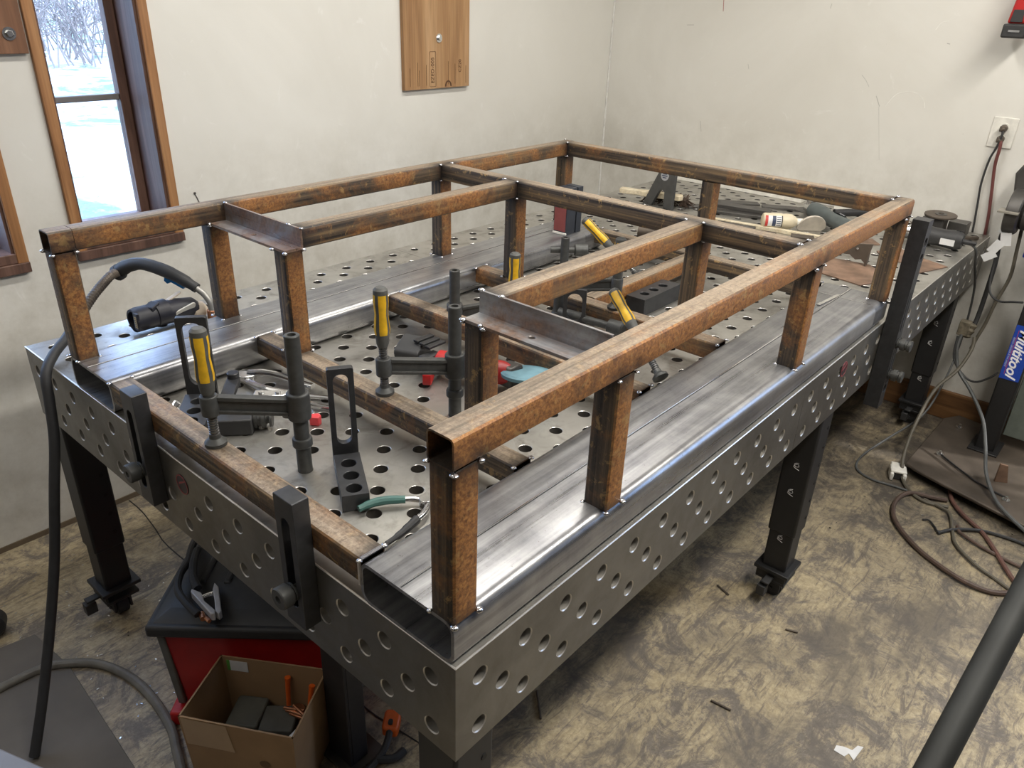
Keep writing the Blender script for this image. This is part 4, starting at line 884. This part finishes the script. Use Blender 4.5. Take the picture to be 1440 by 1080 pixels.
part('socket_face', MB().lathe((WX-.006, .073, .415), (-1, 0, 0), [(0, .017), (.002, .016)], 18).lathe((WX-.006, .073, .372), (-1, 0, 0), [(0, .017), (.002, .016)], 18), WHT, t, True)
def plug_cord(label, z, pts, mat, r):
    t = thing('power_cord', label, 'cord', (3.11, .07, pts[-1][2]))
    part('plug', MB().lathe((WX-.008, .073, z), (-1, -.05, -.1), [(0, .014), (.018, .0135), (.026, .008), (.034, .006)], 14).box(WX-.035, WX-.008, .062, .084, z-.013, z+.009), GRS, t, True, .003)
    part('cord', MB().path(pts, r, 8, 5), mat, t, True)
plug_cord('black power cord hanging from the upper socket of the outlet', .413, [(3.096, .070, .408), (3.092, .068, .385), (3.097, .075, .34), (3.106, .088, .289), (3.113, .092, .195), (3.114, .082, .104), (3.115, .070, -.012), (3.115, .066, -.15)], BLK2, .0042)
plug_cord('reddish brown power cord hanging from the lower socket of the outlet', .372, [(3.096, .066, .368), (3.094, .062, .335), (3.104, .062, .27), (3.113, .045, .16), (3.115, .030, .06), (3.115, .022, -.05), (3.114, .030, -.16)], CRD, .0062)
t = thing('cordless_tool', 'red and black cordless tool with battery hanging high on the right wall', 'power tool', (3.06, .12, .72))
y0_ = .115
part('battery', MB().box(2.99, 3.09, y0_-.040, y0_+.040, .735, .782), BLK2, t, True, .006)
part('tool_body', MB().prism([(-.033, 0), (.036, 0), (.032, .10), (-.022, .10)], (3.0, y0_, .783), (0, -1, 0), (0, 0, 1), (1, 0, 0), .085), RED, t, True, .008)
part('side_panel', MB().prism([(-.020, .004), (.020, .004), (.018, .045), (-.016, .045)], (2.9985, y0_+.003, .784), (0, -1, 0), (0, 0, 1), (-1, 0, 0), .003), BLK2, t, True, .001)
part('label_bar', MB().box(2.987, 2.9895, y0_-.018, y0_+.018, .755, .762), flat('dull_print', (.25, .25, .25), .5), t, True)
part('grip', MB().prism([(-.018, 0), (.032, 0), (.030, .09), (-.012, .09)], (3.005, y0_-.005, .884), (0, -1, 0), (0, 0, 1), (1, 0, 0), .075), BLK, t, True, .008)
part('hook', MB().box(3.085, WX, y0_-.01, y0_+.01, .86, .88), DPL, t, True)

# ------------------------------------------------------------ grinder stand on the right
t = thing('grinder_stand', 'black grinder stand with blue Multitool label on a brown steel base plate', 'stand', (2.85, -.3, FL))
bp_ = part('base_plate', MB().prism([(2.50, -.045), (2.475, -.10), (2.44, -.205), (2.36, -.49), (2.25, -.85), (2.95, -1.0), (3.10, -.10), (3.02, -.055)][::-1], (0, 0, FL+.034), (1, 0, 0), (0, 1, 0), (0, 0, 1), .014), GRS, t, True, .004)
ft = MB()
for x, y in ((2.60, -.13), (2.50, -.75), (2.95, -.85), (3.0, -.15)): ft.cyl((x, y, FL), (x, y, FL+.036), .03, 16)
part('foot', ft, RUB, t, True)
part('post', MB().box(2.83, 2.92, -.290, -.218, FL+.048, .0), BLK, t, True, .006)
part('post_foot', MB().box(2.80, 2.95, -.31, -.20, FL+.048, FL+.056), BLK, t, True, .002)
part('side_cover', MB().box(2.925, 2.99, -.40, -.292, FL+.10, -.02), flat('grey_green_panel', (.13, .15, .13), .6), t, True, .003)
la = part('label', MB().box(2.8285, 2.8298, -.2885, -.2195, -.475, -.250), BLU, t, True)
part('label_text', text_mb('Multitool', .054, basis((2.828, -.254, -.363), (0, 0, -1), (0, -1, 0)), .0011, .35, .0004, .98).xf(Matrix.Identity(4)), flat('label_text_white', (.85, .85, .88), .5), la, True)
part('label_line', MB().box(2.8276, 2.8285, -.2335, -.2320, -.455, -.27), LRED, la, True)
part('label_text', text_mb('BENCH GRINDER ATTACHMENT', .0085, basis((2.828, -.2262, -.363), (0, 0, -1), (0, -1, 0)), .0, 0, .0003), flat('label_small_text', (.45, .48, .6), .5), la, True)
rod = MB(); rod.path([(2.66, -.135, FL+.0535), (2.54, -.29, FL+.0535), (2.50, -.40, FL+.0535)], .0035, 8, 2); part('tie_rod', rod, BLK, t, True)
bt = MB()
for x, y in ((2.665, -.13), (2.485, -.405), (2.97, -.13)): bt.cyl((x, y, FL+.048), (x, y, FL+.054), .014, 16); bt.cyl((x, y, FL+.054), (x, y, FL+.066), .006, 10)
part('anchor_bolt', bt, CHR, t, True)
part('gusset', MB().prism([(0, 0), (.05, 0), (.03, .075), (0, .08)], (2.60, -.345, FL+.048), (.5, -.8, 0), (0, 0, 1), (.8, .5, 0), .010), RPL, t, True, .001)
t2 = thing('bench_grinder', 'dark grey bench grinder with wheel guard at the right picture edge', 'grinder', (2.97, -.2, 0))
part('base', MB().box(2.84, 2.98, -.34, -.16, .001, .03), flat('blue_base', (.01, .03, .26), .4), t2, True, .004)
part('wheel_guard', MB().lathe((2.93, -.055, .145), (0, -1, 0), [(0, .02), (.002, .078), (.006, .084), (.045, .084), (.05, .078), (.05, .02)], 32), DPL, t2, True)
part('spark_shield', MB().box(2.83, 2.90, -.105, -.035, .150, .158), flat('worn_shield', (.30, .28, .24), .4, .3), t2, True, .001)
part('motor_housing', MB().lathe((2.93, -.105, .145), (0, -1, 0), [(0, .055), (.01, .064), (.16, .066), (.17, .05)], 28), DPL, t2, True)
part('upper_arm', MB().prism([(-.030, -.02), (.030, -.03), (.050, .10), (.030, .14), (-.010, .13), (-.045, .06)], (2.93, -.085, .22), (0, -1, 0), (0, 0, 1), (1, 0, 0), .04), DPL, t2, True, .008)
part('mount_block', MB().box(2.92, 2.98, -.145, -.075, .345, .385), ANOD, t2, True, .003)
part('grinder_leg', MB().box(2.90, 2.96, -.26, -.2, .029, .09), DPL, t2, True, .002)
def cable(name, label, pts, r, mat, cat='cable', seg=8):
    return solo(name, MB().path(pts, r, seg, 5), mat, label, cat)
cm = thing('extension_cable', 'thick dark cable with white tags dropping from the grinder to a taped connector', 'cable', (2.93, -.08, -.36))
part('cable', MB().path([(2.90, -.09, .19), (2.90, -.075, .125), (2.92, -.062, .047), (2.93, -.070, -.064), (2.93, -.072, -.198), (2.92, -.072, -.282), (2.90, -.070, -.33)], .009, 10, 5), BLK2, cm, True)
part('plug_collar', MB().cyl((2.895, -.088, .175), (2.897, -.080, .13), .013, 14), SILV, cm, True)
for (c, a, w, h) in (((2.895, -.072, .085), .35, .030, .05), ((2.885, -.085, .045), -.2, .036, .05), ((2.883, -.060, .010), .5, .034, .055), ((2.886, -.047, -.028), .9, .030, .05)):
    m = basis(c, (0, -math.cos(a), -math.sin(a)), (-.1, -math.sin(a), math.cos(a)))
    part('paper_tag', MB().prism([(-w/2, -h/2), (w/2, -h/2), (w/2, h/2), (-w/2, h/2)], (0, 0, 0), (1, 0, 0), (0, 1, 0), (0, 0, 1), .0008).xf(m), LAB, cm, True)
tp = MB(); tp.lathe((2.905, -.065, -.31), (-.1, .25, -1), [(0, .012), (.006, .022), (.020, .019), (.030, .024), (.046, .020), (.056, .024), (.066, .012)], 10)
part('taped_connector', tp.box(2.875, 2.915, -.062, -.022, -.365, -.305), flat('masking_tape', (.14, .12, .085), .7, 0, .4, 60), cm, True, .003)
cable('extension_cable', 'second dark cable running beside the tagged cable to the connector', [(2.97, -.112, .10), (2.96, -.122, .0), (2.95, -.131, -.11), (2.94, -.113, -.217), (2.93, -.104, -.307), (2.915, -.095, -.36), (2.91, -.085, -.42)], .0065, TAN)
cable('extension_cable', 'tan cable curving from the connector down under the steel base plate', [(2.885, -.088, -.36), (2.86, -.095, -.406), (2.8, -.078, -.482), (2.72, -.034, -.558), (2.62, -.022, -.658), (2.535, -.026, -.741), (2.475, -.040, -.80), (2.42, -.070, -.838), (2.36, -.12, -.843), (2.335, -.18, -.843), (2.36, -.25, -.843)], .0070, TAN)
cable('extension_cable', 'grey cable running from the connector down in front of the black post', [(2.88, -.042, -.36), (2.86, -.044, -.416), (2.84, -.076, -.495), (2.8, -.147, -.553), (2.72, -.227, -.621), (2.62, -.277, -.687), (2.53, -.315, -.745), (2.44, -.375, -.785), (2.36, -.44, -.790), (2.27, -.56, -.805), (2.2, -.7, -.842)], .0068, GRY)
cable('thin_cord', 'thin black cord looping low between connector and black post', [(2.88, -.03, -.37), (2.85, -.045, -.456), (2.84, -.1, -.513), (2.83, -.147, -.522), (2.826, -.19, -.488), (2.826, -.214, -.455)], .0042, BLK2, 'cord')
cable('thin_cord', 'thin dark cord looping high from the grinder to the black post', [(2.92, -.10, .07), (2.93, -.060, .02), (2.92, -.067, -.06), (2.9, -.079, -.141), (2.88, -.098, -.175), (2.86, -.135, -.186), (2.835, -.181, -.169), (2.826, -.214, -.16)], .0042, BLK2, 'cord')
# cables on the floor, right
z = FL+.008
for lab, pts, r, mat in (
    ('brown rubber cable making the widest loop on the floor below the base plate', [(2.40, -.235), (2.375, -.185), (2.349, -.117), (2.281, -.093), (2.19, -.102), (2.1, -.145), (2.013, -.237), (1.959, -.331), (1.931, -.413), (1.943, -.484), (1.991, -.535), (2.10, -.60), (2.3, -.66)], .0085, BRN),
    ('reddish cable coming out under the base plate and crossing the coil', [(2.486, -.224), (2.404, -.254), (2.334, -.31), (2.273, -.385), (2.183, -.445), (2.102, -.493), (2.041, -.54), (1.97, -.62)], .0075, flat('reddish_cable', (.12, .058, .045), .6, 0, .2)),
    ('dark cable curving down through the middle of the floor coil', [(2.352, -.167), (2.334, -.227), (2.312, -.267), (2.21, -.302), (2.13, -.333), (2.059, -.406), (2.028, -.476), (1.99, -.545)], .0058, TAN),
    ('short greyish cable crossing the right part of the floor coil', [(2.256, -.308), (2.215, -.324), (2.183, -.389), (2.17, -.447), (2.153, -.536), (2.17, -.62)], .0062, BRN),
    ('dark brown cable running right across the top of the floor coil', [(2.159, -.266), (2.215, -.301), (2.274, -.369), (2.3, -.432), (2.303, -.509), (2.283, -.6)], .0062, BLK2)):
    cable('floor_cable', lab, [(x, y, FL+r+.0005+.004*math.sin(i)**2) for i, (x, y) in enumerate(pts)], r, mat)
cable('scrap_wire', 'crooked bit of black wire lying in the floor coil', [(2.21, -.201, z-.003), (2.217, -.221, z), (2.195, -.246, z-.003), (2.17, -.262, z), (2.189, -.277, z-.003), (2.213, -.289, z-.003)], .0035, BLK, 'wire')
t = thing('plastic_connector', 'small white plastic fitting lying on the floor by the base plate', 'fitting', (2.44, -.03, FL))
m = basis((2.455, -.035, FL+.0005), (.35, -.94, 0), (.94, .35, 0))
part('shell', MB().box(-.030, .030, -.035, .020, .030, .042).box(-.030, -.016, -.045, .020, 0, .034).box(.016, .030, -.045, .020, 0, .034).box(-.025, .025, .012, .045, .002, .040).xf(m), WHT, t, True, .005)
part('dark_insert', MB().box(-.013, .013, -.030, .010, .001, .028).xf(m), BLK2, t, True, .003)

# ------------------------------------------------------------ floor things, left
t = thing('tool_chest', 'red and black rolling tool chest standing under the table end', 'tool chest', (.17, .98, FL), 0)
u = Vector((.66, -.75, 0)).normalized(); v = Vector((-u.y, u.x, 0)); O = Vector((-.048, .95, 0))
def rb_(name, a0_, a1, b0, b1, z0, z1, mat, bev=.006, taper=0, **kw):
    q = [(a0_, b0), (a1, b0), (a1, b1), (a0_, b1)]; lo = [O+u*(x+(taper if x < .1 else -taper))+v*(y+(taper if y < .1 else -taper)) for x, y in q]; hi = [O+u*x+v*y for x, y in q]
    vs = [(p.x, p.y, z0) for p in lo]+[(p.x, p.y, z1) for p in hi]
    return part(name, MB().add(vs, [(3, 2, 1, 0), (4, 5, 6, 7), (0, 1, 5, 4), (1, 2, 6, 5), (2, 3, 7, 6), (3, 0, 4, 7)]), mat, t, True, bev, **kw)
rb_('chest_body', .012, .47, .012, .30, FL+.002, -.545, RED, .006, .02, label='red plastic body')
rb_('side_rail', -.0, .018, .008, .030, FL+.05, -.545, flat('grey_corner_post', (.13, .13, .12), .5), .003, .012)
rb_('bottom_lip', -.004, .08, -.006, .10, FL+.001, FL+.045, RED, .006, .0)
ld = rb_('lid', -.012, .49, -.012, .315, -.548, -.515, BLK2, .008, 0)
lm = MB()
def q4(a0_, a1, b0, b1, z0, z1, ins=.0):
    lo = [(a0_, b0), (a1, b0), (a1, b1), (a0_, b1)]; hi = [(a0_+ins, b0+ins), (a1-ins, b0+ins), (a1-ins, b1-ins), (a0_+ins, b1-ins)]
    P_ = [O+u*x+v*y+Vector((0, 0, z0)) for x, y in lo]+[O+u*x+v*y+Vector((0, 0, z1)) for x, y in hi]
    lm.add([tuple(p) for p in P_], [(3, 2, 1, 0), (4, 5, 6, 7), (0, 1, 5, 4), (1, 2, 6, 5), (2, 3, 7, 6), (3, 0, 4, 7)])
q4(.0, .478, .0, .303, -.516, -.496, .035)
q4(.03, .10, .27, .30, -.505, -.47, .004); q4(.36, .43, .27, .30, -.505, -.47, .004)
for a_ in (.07, .13, .19): q4(a_, a_+.02, .12, .26, -.497, -.490, .004)
part('lid_ridge', lm, BLK2, ld, True, .003)
rb_('back_handle', .02, .42, .315, .335, -.56, -.49, BLK2, .006, 0)
t = thing('ground_clamp', 'welding ground clamp with grey jaws lying on the black chest lid', 'clamp', (.06, .88, -.49))
zt = -.492; m = basis((.062, .885, zt), Vector((-.28, -.96, 0)), Vector((.96, -.28, 0)))
part('jaw', MB().prism([(-.045, -.022), (-.035, -.026), (.062, -.004), (.066, .004), (.055, .008), (.012, -.006), (-.020, -.006)], (0, 0, .006), (1, 0, 0), (0, 1, 0), (0, 0, 1), .022).xf(m), SILV, t, True, .002)
part('jaw', MB().prism([(-.045, .030), (-.025, .034), (.060, .020), (.066, .012), (.055, .008), (.012, .016), (-.022, .020)], (0, 0, .002), (1, 0, 0), (0, 1, 0), (0, 0, 1), .022).xf(m), SILV, t, True, .002)
part('pivot', MB().cyl((-.018, -.02, .014), (-.018, .028, .014), .006, 10).xf(m), CHR, t, True)
part('tip', MB().cyl((.052, -.016, .014), (.070, -.010, .014), .005, 10).cyl((.035, -.020, .014), (.055, -.020, .014), .007, 10).xf(m), COPR, t, True)
part('grip', MB().path([(.066, .93, zt+.022), (.075, .965, zt+.026), (.100, 1.01, zt+.03), (.135, 1.055, zt+.028)], .010, 10, 4), RUB, t, True)
part('cable', MB().path([(.024, .855, zt+.018), (.022, .90, zt+.024), (.030, .955, zt+.026), (.060, 1.00, zt+.028), (.095, 1.03, zt+.026), (.14, 1.09, zt+.02), (.21, 1.18, zt-.02), (.235, 1.215, -.60), (.245, 1.23, FL+.012)], .009, 10, 5), RUB, t, True)
# cardboard box, open
t = thing('cardboard_box', 'open brown cardboard box of scrap in front of the red chest', 'box', (.08, .68, FL))
C0, C1, C2, C3 = Vector((-.105, .745, 0)), Vector((.050, .835, 0)), Vector((.195, .615, 0)), Vector((.030, .515, 0))
cc = (C0+C1+C2+C3)/4; zt_ = -.605
def wallq(a, b, name, lab=None, dz=0):
    n_ = (b-a).cross(Vector((0, 0, 1))).normalized(); 
    if n_.dot(cc-a) < 0: n_ = -n_
    th = .004; lo = .93
    al, bl = cc+(a-cc)*lo, cc+(b-cc)*lo
    vs = [(al.x, al.y, FL+.001), (bl.x, bl.y, FL+.001), (b.x, b.y, zt_+dz), (a.x, a.y, zt_)]
    vs += [(x+n_.x*th, y+n_.y*th, z_) for x, y, z_ in vs]
    return part(name, MB().add(vs, [(0, 1, 2, 3), (7, 6, 5, 4), (0, 4, 5, 1), (1, 5, 6, 2), (2, 6, 7, 3), (3, 7, 4, 0)]), CARD, t, True, smooth=0)
for a, b in ((C0, C1), (C1, C2), (C2, C3), (C3, C0)): wallq(a, b, 'box_side')
fl = [cc+(p-cc)*.93 for p in (C0, C1, C2, C3)]
part('box_bottom', MB().prism([(p.x, p.y) for p in fl], (0, 0, FL+.001), (1, 0, 0), (0, 1, 0), (0, 0, 1), .004), CARD, t, True)
n_ = Vector((-(C3-C0).normalized().y, (C3-C0).normalized().x, 0)); n_ = n_ if n_.dot(cc-C0) < 0 else -n_
e = (C3-C0); 
def on_front(s0, z_, off=.0012):
    k = .93+.07*(z_-FL)/(zt_-FL); A = cc+(C0-cc)*k; B = cc+(C3-cc)*k; p = A+(B-A)*s0+n_*off; return (p.x, p.y, z_)
part('tape', MB().add([on_front(.02, zt_-.002), on_front(.42, zt_-.002), on_front(.46, zt_-.085), on_front(.02, zt_-.085)], [(0, 1, 2, 3)]), CARD2, t, True)
part('oil_stain', MB().add([on_front(.72+.05*math.cos(k*.52), zt_-.105+.012*math.sin(k*.52), .0011) for k in range(12)], [tuple(range(12))]), flat('stain', (.17, .10, .05), .8), t, True)
mm = (C2-C1).normalized(); nn = Vector((-mm.y, mm.x, 0)); nn = nn if nn.dot(cc-C1) > 0 else -nn
pp = C1+mm*.045+nn*.0055
part('shipping_label', MB().prism([(-.022, -.016), (.022, -.016), (.022, .016), (-.022, .016)], (pp.x, pp.y, zt_-.024), mm, (0, 0, 1), nn, .0006), LAB, t, True)
part('label_band', MB().prism([(-.030, -.016), (-.022, -.016), (-.022, .016), (-.030, .016)], (pp.x, pp.y, zt_-.024), mm, (0, 0, 1), nn, .0006), flat('label_green', (.10, .32, .05), .5), t, True)
zb = FL+.006
for k, (cx, cy, l, w, h, a, z0, mt, nmx, lab, cat) in enumerate([
    (.045, .735, .075, .085, .135, -.95, 0, flat('grey_felt_pads', (.10, .10, .085), .8), 'fibre_pad', 'grey fibre pad at the left inside the cardboard box', 'pad'),
    (.085, .668, .080, .072, .130, -.85, 0, flat('grey_felt_pads2', (.085, .085, .075), .8), 'fibre_pad', 'second grey fibre pad in the middle of the cardboard box', 'pad')]):
    solo(nmx, MB().prism(rrect(l, w, .008, 3), (cx, cy, zb+z0), (math.cos(a), math.sin(a), 0), (-math.sin(a), math.cos(a), 0), (0, 0, 1), h), mt, lab, cat, bevel=.004)
solo('white_tube', MB().cyl((.055, .590, FL+.130), (.100, .595, FL+.135), .016, 16).cyl((.046, .589, FL+.130), (.055, .590, FL+.130), .010, 12).cyl((.078, .592, FL+.006), (.078, .592, FL+.12), .010, 10), LAB, 'small white container near the front of the cardboard box', 'container')
q = random.Random(11); cu = MB()
for k in range(7):
    x, y = .118+q.uniform(-.015, .015), .655+q.uniform(-.015, .02); a = -1.3+q.uniform(-.4, .3)
    cu.cyl((x, y, zb+.125+.003*k), (x+.05*math.cos(a), y+.05*math.sin(a), zb+.128+.003*k), .004, 8)
cu.cyl((.13, .66, zb), (.13, .66, zb+.125), .018, 10)
o = solo('copper_tips', cu, COPR, 'jumble of copper welding tips in the cardboard box', 'welding tips'); o['kind'] = 'stuff'
for (x, y, z0, tl, lab) in ((.125, .685, zb+.075, .1, 'orange stick standing at the back inside the cardboard box'), (.140, .620, zb+.075, .25, 'orange stick leaning on the right side inside the cardboard box')):
    solo('orange_stick', MB().path([(x-tl*.08, y-tl*.06, z0), (x, y, z0+.08), (x+tl*.06, y+tl*.02, z0+.135)], [.005, .0055, .006, .0075], 8, 3), ORG, lab, 'stick')
# upright channel under the table, orange spring clamp, hose, mat and the rest
t = thing('steel_jack', 'dark steel support post standing under the near part of the table', 'support post', (.2, .56, FL))
part('post_channel', MB().box(.17, .178, .52, .60, FL+.01, -.19).box(.178, .222, .52, .527, FL+.01, -.19).box(.178, .222, .593, .60, FL+.01, -.19), flat('dusty_black_steel', (.035, .033, .035), .5, .3), t, True, .002)
part('foot_plate', MB().box(.15, .26, .50, .62, FL, FL+.010), DPL, t, True, .002)
t = thing('spring_clamp', 'orange and black hand clamp lying on the floor under the table', 'clamp', (.27, .51, FL))
part('body', MB().prism(rrect(.055, .042, .010, 3), (.300, .522, FL+.03), (.75, .55, .2), (-.55, .8, 0), (0, 0, 1), .03), ORG, t, True, .005)
part('trigger_hole', MB().prism(rrect(.016, .012, .005, 3), (.292, .516, FL+.0605), (.75, .55, .2), (-.55, .8, 0), (0, 0, 1), .002), BLK, t, True)
part('bar', MB().path([(.285, .51, FL+.045), (.25, .490, FL+.03), (.215, .484, FL+.02), (.16, .478, FL+.014)], .009, 8, 3), BLK2, t, True)
part('jaw', MB().path([(.22, .486, FL+.022), (.250, .462, FL+.016), (.285, .462, FL+.012)], .010, 8, 3), BLK2, t, True)
cable('floor_hose', 'grey hose curving over the floor from the left edge past the cardboard box', [(-.55, 1.33, FL+.012), (-.367, 1.364, FL+.012), (-.3, 1.37, FL+.012), (-.2, 1.36, FL+.013), (-.142, 1.323, FL+.013), (-.092, 1.266, FL+.012), (-.059, 1.172, FL+.012), (-.05, 1.057, FL+.012), (-.062, .935, FL+.012), (-.088, .853, FL+.012), (-.125, .724, FL+.012), (-.16, .5, FL+.012), (-.3, .2, FL+.012)], .0118, flat('dusty_hose', (.15, .14, .12), .6, 0, .2), 'hose', 12)
cable('floor_hose', 'dark hose lying beneath the table behind the support post', [(.24, .75, FL+.012), (.33, .70, FL+.012), (.42, .74, FL+.012), (.50, .86, FL+.012), (.7, .95, FL+.012), (1.0, .9, FL+.012)], .011, TAN, 'hose', 10)
solo('floor_mat', MB().prism([(-.165, 1.515), (-.66, 1.60), (-.80, .55), (-.175, .55), (-.172, .884), (-.147, 1.331)], (0, 0, FL+.0003), (1, 0, 0), (0, 1, 0), (0, 0, 1), .005), MAT_, 'grey board mat on the floor at the bottom left corner', 'mat', bevel=.001)
solo('cart_top', MB().prism([(-.404, .776), (-.362, .665), (-.42, .50), (-.72, .60), (-.72, 1.01), (-.47, .95)], (0, 0, FL), (1, 0, 0), (0, 1, 0), (0, 0, 1), .40), SHEET, 'light grey sheet metal box corner at the bottom left', 'cabinet', bevel=.003).name = 'grey_cabinet'
solo('rubber_wheel', MB().lathe((-.245, 1.60, FL+.043), (.4, .9, 0), [(-.025, .012), (-.025, .038), (-.018, .043), (.018, .043), (.025, .038), (.025, .012)], 24), RUB, 'dark rubber wheel on the floor at the left picture edge', 'wheel')
cr = MB(); cr.path([(.311, 1.96, FL+.0005), (.311, 1.862, FL+.0005), (.295, 1.73, FL+.0005), (.28, 1.611, FL+.0005), (.29, 1.3, FL+.0005), (.31, .6, FL+.0005), (.40, .1, FL+.0005)], .0022, 4, 3)
part('floor_crack', cr, BLK)['kind'] = 'structure'
solo('steel_pipe', MB().cyl((-.499, -.447, FL+.02), (1.05, -.573, .155), .0225, 28), flat('blackened_pipe', (.020, .021, .020), .62, .1, .45, 7, .2), 'thick black steel bar slanting across the bottom right corner', 'pipe')
for (x, y, l, a, lab) in ((.947, -.047, .055, -1.45, 'short dark welding rod stub near the middle of the open floor'), (1.34, -.075, .035, -1.2, 'tiny dark rod stub between the caster and the long rod'), (1.36, .16, .05, -1.9, 'bent scrap wire left of the front caster'), (.62, .31, .09, .8, 'dark rod lying on the floor right below the table edge')):
    solo('rod_stub', MB().cyl((x-l/2*math.cos(a), y-l/2*math.sin(a), FL+.004), (x+l/2*math.cos(a), y+l/2*math.sin(a), FL+.004), .003, 8), GRS, lab, 'rod stub')
solo('torn_paper', MB().prism([(-.035, -.012), (-.01, -.020), (.0, -.006), (.012, -.022), (.022, .002), (.034, .030), (.020, .028), (.008, .008), (-.012, .010), (-.03, .006)], (1.04, -.352, FL+.0005), (.3, -.95, 0), (.95, .3, 0), (0, 0, 1), .0015), LAB, 'torn white paper scrap on the floor at the bottom edge', 'paper scrap')
q = random.Random(21); ch = MB()
for k in range(420):
    if q.random() < .6: x, y = q.uniform(1.9, 3.05), q.uniform(-.7, .9)
    else: x, y = q.uniform(-.3, .3), q.uniform(1.0, 1.9)
    s = q.uniform(.0015, .005); a = q.uniform(0, 6.28)
    ch.prism([(-s, -s*.4), (s, -s*.2), (s*.6, s*.6), (-s*.7, s*.4)], (x, y, FL+.0004), (math.cos(a), math.sin(a), 0), (-math.sin(a), math.cos(a), 0), (0, 0, 1), .001)
o = solo('metal_chips', ch, CHR, 'small bright metal chips scattered over the floor', 'metal chips'); o['kind'] = 'stuff'
